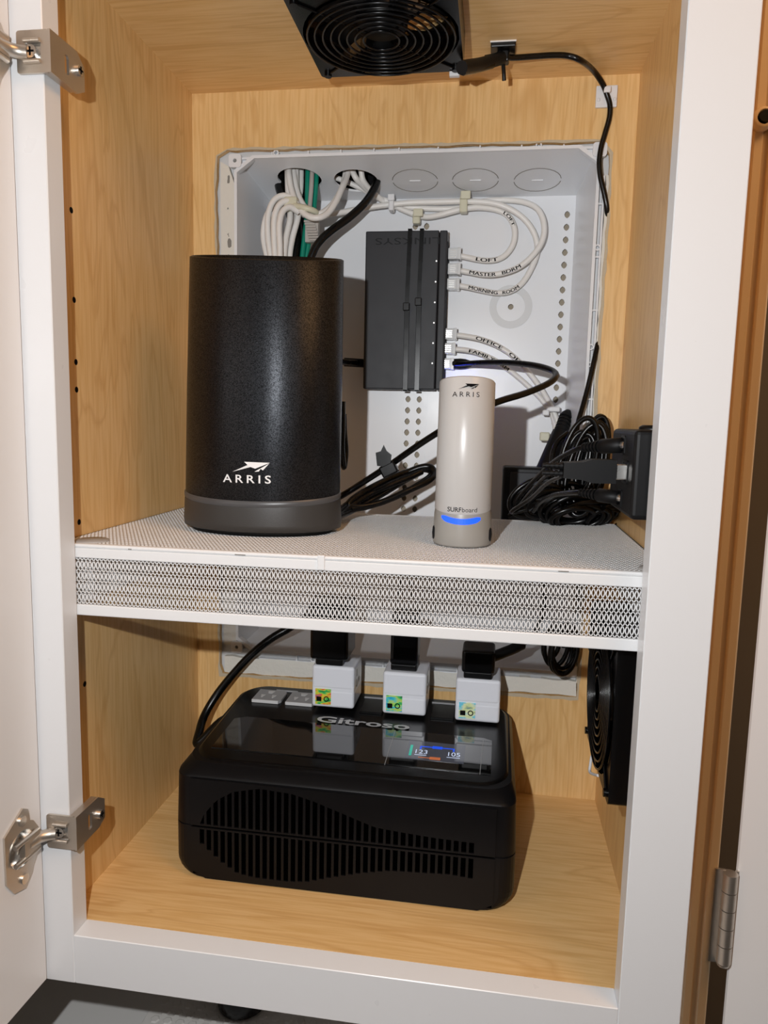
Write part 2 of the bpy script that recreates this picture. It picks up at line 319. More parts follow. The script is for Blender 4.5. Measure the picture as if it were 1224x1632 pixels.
# ------------------------------------------------------------------ hinges on the face frame
def cab_hinge(label, zc_, flip):
    h = thing('cabinet_hinge', (-.004, -.002, zc_-.0125), label, 'hinge', 'cabinet door hinges')
    z0, z1 = zc_-.0125, zc_+.0125
    br = MB().plate(rrect(-.0158, z0, .0058, z1, .0018), [rrect(-.010, zc_-.0062, .0005, zc_+.0062, .001)], XZ, -.0030, -.0014).build('front_plate', 'nickel', h)
    MB().box((-.0100, -.0012, zc_-.006), (.0004, -.0004, zc_+.006)).build('recess_plate', 'steel', h)
    MB().cyl((-.0102, -.0042, zc_+.0060), (.0006, -.0042, zc_+.0060), .0013, 10).build('raised_rib', 'nickel', br)
    MB().cyl((-.0102, -.0042, zc_-.0060), (.0006, -.0042, zc_-.0060), .0013, 10).build('raised_rib', 'nickel', br)
    sc = MB().cyl((-.0062, -.0012, zc_), (-.0062, -.0040, zc_), .0040, 18).build('adjusting_screw', 'steel', h)
    MB().box((-.0062-.0025, -.0043, zc_-.0005), (-.0062+.0025, -.0039, zc_+.0005)).box((-.0062-.0005, -.0043, zc_-.0025), (-.0062+.0005, -.0039, zc_+.0025)).build('cross_slot', 'ink', sc)
    # side plate wrapping round the stile into the cabinet
    sp = MB().plate([(-.0034, z0), (.026, z0-.0005*flip), (.0345, z0+.004), (.0345, z1-.006), (.026, z1+.0005*flip), (-.0034, z1)], [rrect(.012, zc_-.0065, .0165, zc_+.0055, .002)], YZ, .0055, .0072).build('side_plate', 'nickel', h)
    MB().box((.0012, -.0026, z1-.0020), (.0053, .026, z1-.0004)).build('flange', 'nickel', sp)
    MB().box((.0012, -.0026, z0+.0004), (.0053, .026, z0+.0020)).build('flange', 'nickel', sp)
    s2 = MB().cyl((.0060, .0265, zc_+.0015*flip), (.0095, .0265, zc_+.0015*flip), .0034, 16).build('fixing_screw', 'steel', h)
    MB().box((.0094, .0242, zc_+.0015*flip-.0005), (.0098, .0288, zc_+.0015*flip+.0005)).box((.0094, .0260, zc_+.0015*flip-.0023), (.0098, .0270, zc_+.0015*flip+.0023)).build('cross_slot', 'ink', s2)
    # arm and cup on the door
    MB().tube(spline([(-.008, -.0036, zc_-.001), (-.013, -.0058, zc_-.001), (-.0175, -.011, zc_-.001), (-.0195, -.020, zc_-.001)], 4), .0042, 8).build('arm', 'nickel', h)
    q = -.0195
    pl = MB().plate([(-.0045, zc_-.008), (-.0055, zc_+.003), (-.0115, zc_+.0125), (-.0150, zc_+.0145), (-.0165, zc_+.0235), (-.0215, zc_+.0265), (-.0265, zc_+.0235), (-.0400, zc_+.0155), (-.0400, zc_-.0180), (-.0330, zc_-.0285), (-.0220, zc_-.0315), (-.0150, zc_-.0245), (-.0130, zc_-.0195)],
                    [circ(-.0240, zc_-.0015, .0128, 20)], lambda u, v, d: tuple(DM @ Vector((d, u+.0025, v+.0352))), .0002, .0016).build('cup_plate', 'nickel', h)
    loc = lambda x, y, z: tuple(DM @ Vector((x, y+.0025, z+.0352)))
    MB().lathe([(.0128, .0016), (.0122, -.004), (.0095, -.009), (0, -.0095)], n=20, ax=0).xf(Matrix.Translation(loc(0, -.024, zc_-.0015))).build('cup', 'steel', pl)
    MB().cyl(loc(.004, -.0100, zc_+.005), loc(.004, -.034, zc_+.005), .0018, 8).cyl(loc(.004, -.0100, zc_-.008), loc(.004, -.034, zc_-.008), .0018, 8).build('pivot_pin', 'nickel', h)
    MB().prism([(-.010, zc_-.0065), (-.010, zc_+.0040), (-.026, zc_+.0040), (-.026, zc_-.0065)], lambda u, v, d: loc(d, u, v), .001, .0055).build('link_plate', 'nickel', h)
    for dz in (.0185, -.0235):
        b = MB().cyl(loc(.0014, -.0235, zc_+dz), loc(.0030, -.0235, zc_+dz), .0036, 14).build('wood_screw', 'steel', pl)
    return h
cab_hinge('upper nickel hinge wrapping the left stile near the cabinet top', .5958, 1)
cab_hinge('lower nickel hinge wrapping the left stile near the cabinet floor', .0810, -1)
# ------------------------------------------------------------------ to the right: casing, ajar door, its hinge
tr = MB().box((.43, .124, -.8), (.4744, .15, 1.5)); struct(tr.build('trim_6', 'trim_wood'), 'door casing standing behind the right side of the cabinet')
bd = MB().box((.4560, .1205, -.8), (.4628, .1245, 1.5), .001, 1).box((.4668, .1195, -.8), (.4744, .1245, 1.5), .001, 1); struct(bd.build('trim_7', 'trim_wood'), 'raised bead of the door casing right of the cabinet')
AJ = Matrix.Translation((.4868, .119, 0)) @ Matrix.Rotation(math.radians(-24), 4, 'Z')
struct(MB().box((0, 0, -.8), (.30, .035, 1.5), .0015, 1).xf(AJ).build('door_2', 'door_paint'), 'whitish door standing ajar at the far right')
dh = thing('butt_hinge', (.4815, .114, -.045), 'brown nickel butt hinge between the casing and the ajar door', 'hinge')
for k in range(5):
    z0 = -.0430+k*.0151; MB().cyl((.4815, .114, z0+.0003), (.4815, .114, z0+.0147), .0056, 16).build('knuckle', 'nickel', dh)
MB().cyl((.4815, .114, -.0455), (.4815, .114, -.043), .0045, 12, .0056).build('pin_tip', 'nickel', dh)
MB().box((.4715, .1175, -.0465), (.4790, .1192, .0325)).build('leaf', 'nickel', dh)
MB().box((0, -.0016, -.0430), (.0025, .0001, .0325)).xf(AJ).build('leaf', 'nickel', dh)
bp_ = thing('door_bumper', (.4600, .1205, .586), 'small round cream bumper with dark centre on the casing', 'bumper')
MB().lathe([(.0, .0), (.0075, 0), (.0075, -.006), (.005, -.0085), (.0042, -.006)], (.4600, .1205, .586), 20, 1).build('ring', 'trim_wood', bp_)
MB().cyl((.4600, .1190, .586), (.4600, .1110, .586), .0038, 14).build('centre', 'rubber', bp_)
struct(MB().box((-1.5, .52, -1.2), (2.2, .54, 1.7)).build('wall_beyond', 'room'), 'dim room wall behind the cabinet')
struct(MB().box((-1.5, -2.2, 1.6), (2.2, .54, 1.62)).build('room_ceiling', 'room'), 'room ceiling high above the cabinet')
# counter below
struct(MB().box((-.9, -.12, -.24), (.43, .45, -.2005), .002, 1).build('countertop', 'counter'), 'grey countertop below the cabinet')
lm = thing('shelf_liner', (.10, .15, -.2004), 'thin grey embossed liner on the countertop below the cabinet', 'liner')
MB().box((-.0225, -.10, -.2005), (.40, .42, -.1990), .0004, 1).build('sheet', 'mat_grey', lm)
g = MB()
for i in range(30):
    for j in range(34):
        x, y = -.012+i*.0125+(j % 2)*.00625, .02+j*.0105; g.add([(x+.0050*math.cos(k*math.pi/3), y+.0050*math.sin(k*math.pi/3), -.1990) for k in range(6)]+[(x+.0036*math.cos(k*math.pi/3), y+.0036*math.sin(k*math.pi/3), -.1982) for k in range(6)], [(k, (k+1) % 6, 6+(k+1) % 6, 6+k) for k in range(6)]+[tuple(range(6, 12))])
ho = g.build('embossing', 'mat_grey', lm); ho['kind'] = 'stuff'
bl = thing('black_cup', (.064, .178, -.199), 'round black cup on the liner below the cabinet', 'cup')
MB().lathe([(0, 0), (.020, 0), (.024, .004), (.0245, .030), (.0225, .030), (.0215, .006), (0, .005)], (.064, .178, -.199), 28).build('body', 'black_satin', bl)
MB().lathe([(.0222, .029), (.0222, .0315), (.0250, .0315), (.0250, .029)], (.064, .178, -.199), 28).build('rim', 'black_satin', bl)

# ================================================================== recessed wiring enclosure
YB = .36
en = thing('wiring_enclosure', (.19, .30, .13), 'white plastic wiring enclosure recessed in the back wall', 'enclosure')
LX0, LX1, LZ0, LZ1 = .0275, .3690, .1310, .6240      # lip
BX0, BX1, BZ0, BZ1 = .0340, .3600, .1420, .6090      # back
holes = []
def dia(x, z): return [(x+.0030*math.cos(a)*(.92 if k % 2 else 1), z+.0037*math.sin(a)*(.92 if k % 2 else 1)) for k, a in ((k, k*math.pi/4) for k in range(8))]
for k in range(34):
    z = .5902-k*.01265
    if z > .16: holes.append(dia(.3519-k*.00014, z))
for k in range(34):
    z = .5808-k*.01218
    if z > .16: holes.append(dia(.1939-k*.00020, z)); holes.append(dia(.2060-k*.00018, z))
holes.append(circ(.2982, .4971, .0030, 10))
bpn = MB().plate([(BX0, BZ0), (BX1, BZ0), (BX1, BZ1), (BX0, BZ1)], holes, XZ, YB, YB+.0025).build('back_panel', 'plastic_white', en)
MB().plate(circ(.2982, .4971, .0225, 36), [circ(.2982, .4971, .0150, 36)], XZ, YB-.0010, YB+.0001).build('moulded_ring', 'plastic_rib', bpn)
for k in range(11):
    z = .5808-15*.01218-k*.01218
    MB().plate(rrect(.1855-k*.0002, z-.0056, .2125-k*.0002, z+.0056, .002, 2), [rrect(.1862-k*.0002, z-.0049, .2118-k*.0002, z+.0049, .002, 2)], XZ, YB-.0005, YB+.0001).build('moulded_frame', 'plastic_white', bpn)
MB().box((BX0-.02, YB+.0060, BZ0-.02), (BX1+.02, YB+.010, BZ1+.02)).build('cavity_board', 'cavity', en)
# sloping top wall with two open holes and three knockouts
def TOP(u, v, d): t = (v-.272)/(YB-.272); return (u, v, LZ1+(BZ1-LZ1)*t+d)
HC = [(.0790, .3130), (.1365, .3190)]; KC = [(.1968, .3215), (.2573, .3235), (.3185, .3265)]
tp = MB().plate([(LX0, .272), (LX1, .272), (BX1, YB), (BX0, YB)], [circ(*c, .0225, 30) for c in HC], TOP, 0, .002).build('top_wall', 'plastic_white', en)
for c in KC:
    for k in range(2):
        a0 = .12+k*math.pi; pts = [TOP(c[0]+.0230*math.cos(a0+i/12*(math.pi-.24)), c[1]+.0225*math.sin(a0+i/12*(math.pi-.24)), -.0001) for i in range(13)]
        MB().tube(pts, .0004, 4).build('knockout_slit', 'dirt', tp)
    MB().box(tuple(Vector(TOP(c[0]-.0055, c[1]-.0006, -.0008))), tuple(Vector(TOP(c[0]+.0055, c[1]+.0006, .0005)))).build('knockout_tab', 'plastic_white', tp)
def wallq(name, a, b, c, d): return MB().add([a, b, c, d], [(0, 1, 2, 3)]).build(name, 'plastic_white', en)
wallq('side_wall', (LX0, .272, LZ0), (BX0, YB, BZ0), (BX0, YB, BZ1), (LX0, .272, LZ1))
wallq('side_wall', (LX1, .272, LZ0), (BX1, YB, BZ0), (BX1, YB, BZ1), (LX1, .272, LZ1))
wallq('bottom_wall', (LX0, .272, LZ0), (LX1, .272, LZ0), (BX1, YB, BZ0), (BX0, YB, BZ0))
MB().box((.0560+.0, .3590, .618), (.165, .3598, .65)).build('hole_shade_sheet', 'ink', en)  # black sheets stand in for the dark inside the wall above the holes
MB().box((.050, .284, .66), (.168, .36, .662)).build('hole_shade_sheet', 'ink', en)
# bright lip with cut corners
def ring_pts(x0, z0, x1, z1, ch): return [(x0+ch*1.4, z0), (x1-ch*1.4, z0), (x1, z0+ch), (x1, z1-ch), (x1-ch*1.4, z1), (x0+ch*1.4, z1), (x0, z1-ch), (x0, z0+ch)]
MB().plate(ring_pts(LX0-.0028, LZ0-.0028, LX1+.0028, LZ1+.0028, .013), [ring_pts(LX0, LZ0, LX1, LZ1, .0125)], XZ, .2700, .2745).build('lip', 'plastic_white', en)
for sx, x in ((1, LX0), (-1, LX1)):
    for sz, z in ((1, LZ0), (-1, LZ1)):
        MB().prism([(x, z), (x+sx*.0175, z), (x, z+sz*.0125)], XZ, .2742, .2765).build('corner_web', 'plastic_white', en)
        bx, bz = x-sx*.0015, z+sz*.0020
        MB().plate(rrect(bx-.0062, bz-.0062, bx+.0062, bz+.0062, .0026), [circ(bx, bz, .0019, 10)], XZ, .2685, .2730).build('screw_boss', 'plastic_white', en)
        MB().prism(circ(bx, bz, .0019, 10), XZ, .2705, .2722).build('screw_hole', 'dirt', en)
# flange behind the lip, with ribs
MB().plate([(.004, .100), (.383, .100), (.383, .6335), (.004, .6335)], [ring_pts(LX0-.0005, LZ0-.0005, LX1+.0005, LZ1+.0005, .0125)], XZ, .2768, .2790).build('flange', 'plastic_rib', en)
for x in (.062, .098, .130, .162, .186, .223, .262, .300, .338): MB().box((x, .2715, LZ1+.0028), (x+.0012, .2769, .6300)).build('rib', 'plastic_white', en)
for z in (.575, .528, .480, .432, .398, .345, .30, .25, .20): MB().box((LX1+.0028, .2715, z), (.3785, .2769, z+.0013)).build('rib', 'plastic_white', en)
MB().box((.3752, .2710, .16), (.3768, .2769, .60)).build('rib', 'plastic_white', en)
MB().box((.050, .2710, LZ0-.0105), (.345, .2769, LZ0-.0090)).build('rib', 'plastic_white', en)
for x in (.09, .118, .182, .21, .258, .305): MB().box((x, .2715, LZ0-.0095), (x+.0012, .2769, LZ0-.0028)).build('rib', 'plastic_white', en)
for (x, z) in ((.0665, .6288), (.316, .6282), (.3735, .537), (.3725, .447), (.3722, .427), (.1085, .1245)):
    MB().plate(circ(x, z, .0029, 14), [circ(x, z, .0017, 14)], XZ, .2712, .2769).build('screw_eye', 'plastic_white', en)
# plaster smeared over the flange
pl = MB()
pl.plate(rough([(.0112, .135), (.0255, .135), (.0255, .50), (.0250, .60), (.0185, .618), (.0105, .622)], .0006, .01), [], XZ, .2705, .2768)
tag(pl.build('plaster_fill', 'plaster', en), 'cream plaster strip on the left of the enclosure')
tag(MB().plate(rough([(.0115, .104), (.377, .107), (.377, .1215), (.0125, .1215)], .0007, .008), [], XZ, .2708, .2768).build('plaster_fill', 'plaster', en), 'cream plaster strip along the bottom')
MB().plate(rough([(.3770, .12), (.3800, .12), (.3805, .60), (.3775, .60)], .0006, .008), [], XZ, .2706, .2768).build('plaster_fill', 'plaster', en)
for (x, z, a, b) in ((.0190, .6050, .0016, .004), (.0195, .545, .0020, .0045), (.0185, .5325, .0012, .0014), (.0200, .5240, .0022, .0032), (.0180, .578, .0008, .0008), (.0185, .553, .0007, .0018), (.0180, .507, .0016, .0045)):
    MB().prism(rough(circ(x, z, a, 9, b), .0006, .002), XZ, .2702, .2708).build('smudge', 'dirt', en)

# ================================================================== network switch strapped to the panel
sw = thing('network_switch', (.188, .346, .408), 'flat charcoal network switch strapped upright to the enclosure panel', 'switch')
SX0, SX1, SZ0, SZ1, SF = .1452, .2306, .4076, .5698, .332
body = MB().box((SX0, SF, SZ0), (SX1-.0085, YB-.0006, SZ1), .0012, 2).build('case', 'switch', sw)
MB().box((SX1-.0080, SF-.0001, SZ0+.0002), (SX1, YB-.0012, SZ1-.0002), .0012, 2).build('front_bezel', 'switch', sw)
MB().box((SX1-.0002, SF+.0045, SZ0+.006), (SX1+.0004, YB-.005, SZ1-.010)).build('port_block', 'ink', sw)
for k in range(6):
    t = k/5; MB().cyl((.2200-.0012*t, SF+.0005, .5390-.1039*t), (.2200-.0012*t, SF-.0003, .5390-.1039*t), .00085, 10).build('port_light', 'led_white', sw)
MB().box((SX1+.0001, SF+.006, .414), (SX1+.0009, SF+.012, .4195)).build('link_light', 'led_glow', sw)
t = text2d('LINKSYS', .0095, bold=.0); lettering('embossed_lettering', t, lambda u, v: (u, SF-.00012, .5625-v), M['deboss'], body, fit=(.2225, .1555, 0))
for nm, x0, x1, zh, lab in (('cable_tie', .1918, .1902, .4925, 'left black cable tie around the charcoal switch'), ('cable_tie', .2042, .2026, .4975, 'right black cable tie around the charcoal switch')):
    ct = thing(nm, (x1, SF, zh), lab, 'cable tie', 'black cable ties on the switch')
    hw = .0021
    MB().add([(x1-hw, SF-.0012, zh), (x1+hw, SF-.0012, zh), (x0+hw, SF-.0012, SZ1+.001), (x0-hw, SF-.0012, SZ1+.001), (x1-hw, SF-.0003, zh), (x1+hw, SF-.0003, zh), (x0+hw, SF-.0003, SZ1), (x0-hw, SF-.0003, SZ1)], [(0, 1, 2, 3), (4, 5, 6, 7), (0, 3, 7, 4), (1, 2, 6, 5)]).build('strap', 'cable_black', ct)
    MB().box((x1-hw, SF-.0014, SZ0-.002), (x1+hw+.0012, SF-.0004, zh), .0003, 1).build('tail', 'black_satin', ct)
    MB().box((x0-hw, SF-.0012, SZ1+.0004), (x0+hw, YB+.002, SZ1+.0016)).build('strap', 'cable_black', ct)
    MB().box((x1-hw, SF-.0014, SZ0-.0018), (x1+hw+.0012, YB+.002, SZ0-.0006)).build('strap', 'cable_black', ct)
    MB().box((x1-.0034, SF-.0052, zh-.0040), (x1+.0034, SF-.0004, zh+.0040), .0007, 2).build('head', 'black', ct)
    for k in range(12): MB().box((x1-.0012, SF-.0017, zh-.022-k*.0042), (x1+.0012, SF-.0013, zh-.0195-k*.0042)).build('tooth', 'black_satin', ct)
# ------------------------------------------------------------------ white patch leads with hand lettering
def on_curve(pts, s0, r):
    L = [0]
    for i in range(1, len(pts)): L.append(L[-1]+(pts[i]-pts[i-1]).length)
    F = Vector((0.05, -1, 0.02)).normalized()
    def fn(u, v):
        s_ = min(max(s0+u, 0), L[-1]-1e-6); i = max(k for k in range(len(L)) if L[k] <= s_); i = min(i, len(pts)-2)
        t_ = (s_-L[i])/max(L[i+1]-L[i], 1e-9); p = pts[i].lerp(pts[i+1], t_); tg = (pts[i+1]-pts[i]).normalized()
        U = F.cross(tg).normalized(); N = tg.cross(U).normalized()
        if N.dot(F) < 0: N = -N
        a = (v-.0019)/r; return tuple(p+r*1.04*(math.cos(a)*N+math.sin(a)*U))
    return fn
def rj45(parent, p, d, m='clear', boot=None):
    """modular plug at p pointing back along -d (d = direction the cable leaves)"""
    q = thing_part = MB().box((p[0]-.001, p[1]-.0048, p[2]-.0056), (p[0]+.0125, p[1]+.0048, p[2]+.0056), .0006, 1).build('plug', m, parent)
    for k in range(4): MB().box((p[0]+.001, p[1]-.0051, p[2]-.0036+k*.0020), (p[0]+.0072, p[1]-.0047, p[2]-.0027+k*.0020)).build('contact', 'steel', q)
    MB().box((p[0]+.0090, p[1]-.0052, p[2]-.0060), (p[0]+.0125, p[1]+.0052, p[2]+.0060), .0005, 1).build('collar', m, q)
def patch(name, plug, pts, words, label, r=.0030, ink='ink', group='white patch leads from the switch'):
    o = thing(name, plug, label, 'cable', group); P = spline([(plug[0]+.004, plug[1], plug[2])]+pts, 8)
    MB().tube(P, r, 10).build('jacket', 'cable_white', o); rj45(o, plug, 1)
    for (tx, s0, ln, sz) in words:
        Q = P if s0 >= 0 else list(reversed(P)); tot = sum((P[i+1]-P[i]).length for i in range(len(P)-1)); s1 = s0 if s0 >= 0 else tot+s0-ln
        lettering('hand_lettering', dense(text2d(tx, sz, bold=.0)), on_curve(Q, s1, r), M[ink], o, fit=(0, ln, 0))
    return o
patch('patch_lead', (.2320, .347, .5488), [(0.2531, 0.3470, 0.5450), (0.2674, 0.3500, 0.5430), (0.2804, 0.3520, 0.5439), (0.2906, 0.3530, 0.5491), (0.2979, 0.3530, 0.5604), (0.2986, 0.3530, 0.5742), (0.2929, 0.3530, 0.5862), (0.2823, 0.3520, 0.5930), (0.2654, 0.3500, 0.5959), (0.2493, 0.3480, 0.5951), (0.2345, 0.3470, 0.5920), (0.2201, 0.3480, 0.5887), (0.2054, 0.3500, 0.5876), (0.1899, 0.3510, 0.5920), (0.1718, 0.3500, 0.5997), (0.1563, 0.3450, 0.6062), (0.1452, 0.3350, 0.6122), (0.1367, 0.3200, 0.6183), (0.1313, 0.3200, 0.6288)],
      [('LOFT', .024, .0235, .0050), ('LOFT', -.088, .018, .0044)], 'white network lead lettered LOFT, topmost in the switch')
patch('patch_lead', (.2322, .347, .5334), [(0.2536, 0.3470, 0.5304), (0.2694, 0.3460, 0.5276), (0.2862, 0.3450, 0.5285), (0.3039, 0.3440, 0.5345), (0.3174, 0.3430, 0.5454), (0.3268, 0.3430, 0.5602), (0.3279, 0.3440, 0.5765), (0.3217, 0.3460, 0.5913), (0.3088, 0.3500, 0.6000), (0.2883, 0.3540, 0.6041), (0.2650, 0.3550, 0.6036), (0.2424, 0.3550, 0.5978), (0.2194, 0.3540, 0.5967), (0.1929, 0.3530, 0.5982), (0.1677, 0.3500, 0.6016), (0.1544, 0.3400, 0.6073), (0.1436, 0.3250, 0.6167), (0.1410, 0.3200, 0.6286)],
      [('MASTER', .018, .028, .0050), ('BDRM', .052, .020, .0050)], 'white network lead lettered MASTER BDRM, second in the switch')
patch('patch_lead', (.2316, .347, .5180), [(0.2529, 0.3470, 0.5151), (0.2674, 0.3490, 0.5122), (0.2831, 0.3510, 0.5099), (0.2974, 0.3520, 0.5120), (0.3093, 0.3530, 0.5210), (0.3183, 0.3530, 0.5368), (0.3227, 0.3530, 0.5526), (0.3193, 0.3520, 0.5687), (0.3083, 0.3500, 0.5833), (0.2925, 0.3480, 0.5936), (0.2749, 0.3470, 0.5993), (0.2491, 0.3460, 0.6014), (0.2198, 0.3460, 0.6014), (0.1935, 0.3460, 0.6013), (0.1705, 0.3450, 0.5996), (0.1443, 0.3420, 0.5961), (0.1209, 0.3350, 0.5902), (0.1011, 0.3250, 0.5847), (0.0877, 0.3120, 0.5809), (0.0778, 0.3000, 0.5851), (0.0724, 0.3000, 0.6046), (0.0696, 0.3050, 0.6256)],
      [('MORNING', .018, .031, .0050), ('ROOM', .054, .018, .0048)], 'white network lead lettered MORNING ROOM, third in the switch')
patch('patch_lead', (.2306, .347, .4668), [(0.2521, 0.3470, 0.4647), (0.2681, 0.3460, 0.4615), (0.2867, 0.3450, 0.4543), (0.3042, 0.3450, 0.4428), (0.3212, 0.3460, 0.4256), (0.3358, 0.3470, 0.4069), (0.3486, 0.3480, 0.3849), (0.3545, 0.3450, 0.3653), (0.3561, 0.3300, 0.3462)],
      [('OFFICE', .029, .030, .0052), ('OFFI', .068, .020, .0052)], 'white network lead lettered OFFICE, upper of the lower pair')
patch('patch_lead', (.2298, .347, .4516), [(0.2513, 0.3470, 0.4504), (0.2659, 0.3500, 0.4475), (0.2833, 0.3520, 0.4406), (0.3010, 0.3530, 0.4291), (0.3188, 0.3530, 0.4148), (0.3352, 0.3530, 0.3993), (0.3464, 0.3520, 0.3836), (0.3507, 0.3450, 0.3652), (0.3517, 0.3300, 0.3460)],
      [('FAMILY', .022, .030, .0046), ('RM', .060, .010, .0046)], 'white network lead lettered FAMILY, lower of the lower pair')
# milky cable ties on the white leads
for (p, w_, lab) in (([(0.2454, 0.3440, 0.5978)][0], .0085, 'milky nylon tie bunching the white leads above the switch'), ([(0.1966, 0.3460, 0.5848)][0], .0055, 'milky nylon tie on the sagging white lead above the switch')):
    ct = thing('nylon_tie', p, lab, 'cable tie')
    MB().box((p[0]-.0040, p[1]-.0040, p[2]-w_), (p[0]+.0040, p[1]+.0062, p[2]+w_), .0016, 2).build('band', 'nylon', ct)
    MB().box((p[0]-.0032, p[1]-.0068, p[2]+w_-.0045), (p[0]+.0070, p[1]-.0030, p[2]+w_+.0035), .0012, 2).build('head', 'nylon', ct)
p = [(0.1701, 0.3430, 0.5996)][0]; ct = thing('nylon_tie', p, 'clear nylon tie on the white leads near the open round hole', 'cable tie')
MB().box((p[0]-.0028, p[1]-.0040, p[2]-.0075), (p[0]+.0028, p[1]+.0085, p[2]+.0085), .0016, 2).build('band', 'nylon_clear', ct)
MB().box((p[0]-.0036, p[1]-.0062, p[2]+.002), (p[0]+.0036, p[1]-.0030, p[2]+.0085), .001, 2).build('head', 'nylon_clear', ct)
p = [(0.3472, 0.3420, 0.3901)][0]; ct = thing('nylon_tie', p, 'clear nylon tie where the lower white leads meet the right hole row', 'cable tie')
MB().box((p[0]-.0080, p[1]-.0030, p[2]-.0030), (p[0]+.0060, p[1]+.0080, p[2]+.0025), .0012, 2).build('band', 'nylon_clear', ct)
MB().box((p[0]-.0120, p[1]-.0060, p[2]-.0070), (p[0]-.0050, p[1]-.0010, p[2]-.0010), .0012, 2).build('head', 'nylon_clear', ct)
p = [(0.3385, 0.3350, 0.3618)][0]; ct = thing('nylon_tie', p, 'milky nylon tie stub poking out left of the black plug stack', 'cable tie')
MB().box((p[0]-.0050, p[1]-.003, p[2]-.0050), (p[0]+.0050, p[1]+.003, p[2]+.0040), .0012, 2).build('head', 'nylon', ct)
MB().box((p[0]+.004, p[1]-.001, p[2]-.012), (p[0]+.012, p[1]+.001, p[2]-.003), .0005, 1).build('band', 'nylon', ct)
# ------------------------------------------------------------------ cables out of the left round holes
gl = 'white cables looped below the left round hole'
loops = [[(0.0791, 0.3000, 0.5863), (0.0671, 0.2960, 0.5903), (0.0566, 0.2920, 0.5845), (0.0501, 0.2900, 0.5720), (0.0481, 0.2900, 0.5538), (0.0534, 0.2900, 0.5293), (0.0588, 0.2900, 0.4984), (0.0616, 0.2900, 0.4673)],
         [(0.0820, 0.2940, 0.5894), (0.0714, 0.2880, 0.5939), (0.0617, 0.2840, 0.5894), (0.0559, 0.2820, 0.5758), (0.0553, 0.2820, 0.5548), (0.0592, 0.2820, 0.5276), (0.0639, 0.2820, 0.4971), (0.0666, 0.2820, 0.4663)],
         [(0.0837, 0.2880, 0.5841), (0.0751, 0.2820, 0.5873), (0.0674, 0.2780, 0.5816), (0.0635, 0.2760, 0.5681), (0.0636, 0.2760, 0.5473), (0.0656, 0.2760, 0.5233), (0.0696, 0.2760, 0.4961), (0.0723, 0.2760, 0.4656)],
         [(0.0861, 0.2840, 0.5770), (0.0788, 0.2780, 0.5802), (0.0724, 0.2740, 0.5745), (0.0699, 0.2720, 0.5611), (0.0706, 0.2720, 0.5433), (0.0713, 0.2720, 0.5225), (0.0747, 0.2720, 0.4954), (0.0767, 0.2720, 0.4651)]]
for pts, lab in zip(loops, ('outermost white cable looped beside the left enclosure wall', 'second white looped cable from the left enclosure wall', 'third white looped cable from the left enclosure wall', 'innermost white looped cable nearest the black cables')):
    cable('looped_cable', pts, .0030, 'cable_white', lab, group=gl, n=10)
drops = [((458, 262), (459, 300), (462, 330), (463, 345), (457, 375), (452, 410), (452, 480), .296, 'leftmost white cable dropping from the left round hole'),
         ((472, 262), (473, 300), (478, 320), (476, 345), (467, 375), (460, 410), (460, 480), .288, 'middle white cable dropping from the left round hole'),
         ((480, 262), (479, 300), (474, 322), (470, 350), (464, 385), (458, 415), (456, 480), .304, 'rear white cable dropping from the left round hole')]
DP = [[(0.0673, 0.3080, 0.6327), (0.0705, 0.3000, 0.6047), (0.0742, 0.2940, 0.5847), (0.0760, 0.2880, 0.5711), (0.0728, 0.2860, 0.5525), (0.0716, 0.2840, 0.5309), (0.0718, 0.2840, 0.4913)],
      [(0.0754, 0.3120, 0.6338), (0.0779, 0.3060, 0.6063), (0.0830, 0.3000, 0.5911), (0.0821, 0.2940, 0.5725), (0.0776, 0.2920, 0.5539), (0.0751, 0.2900, 0.5322), (0.0746, 0.2900, 0.4922)],
      [(0.0785, 0.3200, 0.6364), (0.0797, 0.3140, 0.6087), (0.0776, 0.3100, 0.5916), (0.0774, 0.3040, 0.5740), (0.0747, 0.3000, 0.5528), (0.0721, 0.2980, 0.5308), (0.0710, 0.2980, 0.4935)]]
for pts, q in zip(DP, drops): cable('dropping_cable', pts, .0030, 'cable_white', q[8], group='white cables dropping from the left round hole', n=10)
# swagged white cables between the two round holes
cable('swagged_cable', [(0.0692, 0.3040, 0.6289), (0.0754, 0.2940, 0.6028), (0.0861, 0.2840, 0.5817), (0.0979, 0.2780, 0.5710), (0.1080, 0.2780, 0.5697), (0.1154, 0.2840, 0.5753), (0.1216, 0.2920, 0.5880), (0.1252, 0.3040, 0.6046), (0.1274, 0.3140, 0.6173), (0.1292, 0.3200, 0.6325)], .0031, 'cable_white', 'front white cable swagged between the two open round holes', n=10)
cable('swagged_cable', [(0.0727, 0.3100, 0.6308), (0.0784, 0.3020, 0.6051), (0.0872, 0.2940, 0.5875), (0.0973, 0.2900, 0.5784), (0.1076, 0.2900, 0.5770), (0.1154, 0.3000, 0.5868), (0.1208, 0.3100, 0.6005), (0.1245, 0.3160, 0.6143), (0.1266, 0.3200, 0.6326)], .0031, 'cable_white', 'rear white cable swagged between the two open round holes', n=10)
cable('stub_cable', [(0.1081, 0.3300, 0.6240), (0.1153, 0.3340, 0.6232), (0.1279, 0.3380, 0.6192), (0.1438, 0.3430, 0.6128), (0.1568, 0.3460, 0.6064), (0.1701, 0.3470, 0.6027)], .0028, 'cable_white', 'short white cable running right out of the second round hole', n=10)
cable('thick_cable', [(0.0547, 0.3260, 0.6366), (0.0568, 0.3260, 0.6128), (0.0715, 0.3180, 0.5821), (0.0760, 0.3120, 0.5587), (0.0759, 0.3080, 0.5328), (0.0771, 0.3050, 0.4819)], .0075, 'cable_black', 'thick black cable dropping from the left round hole', n=12)
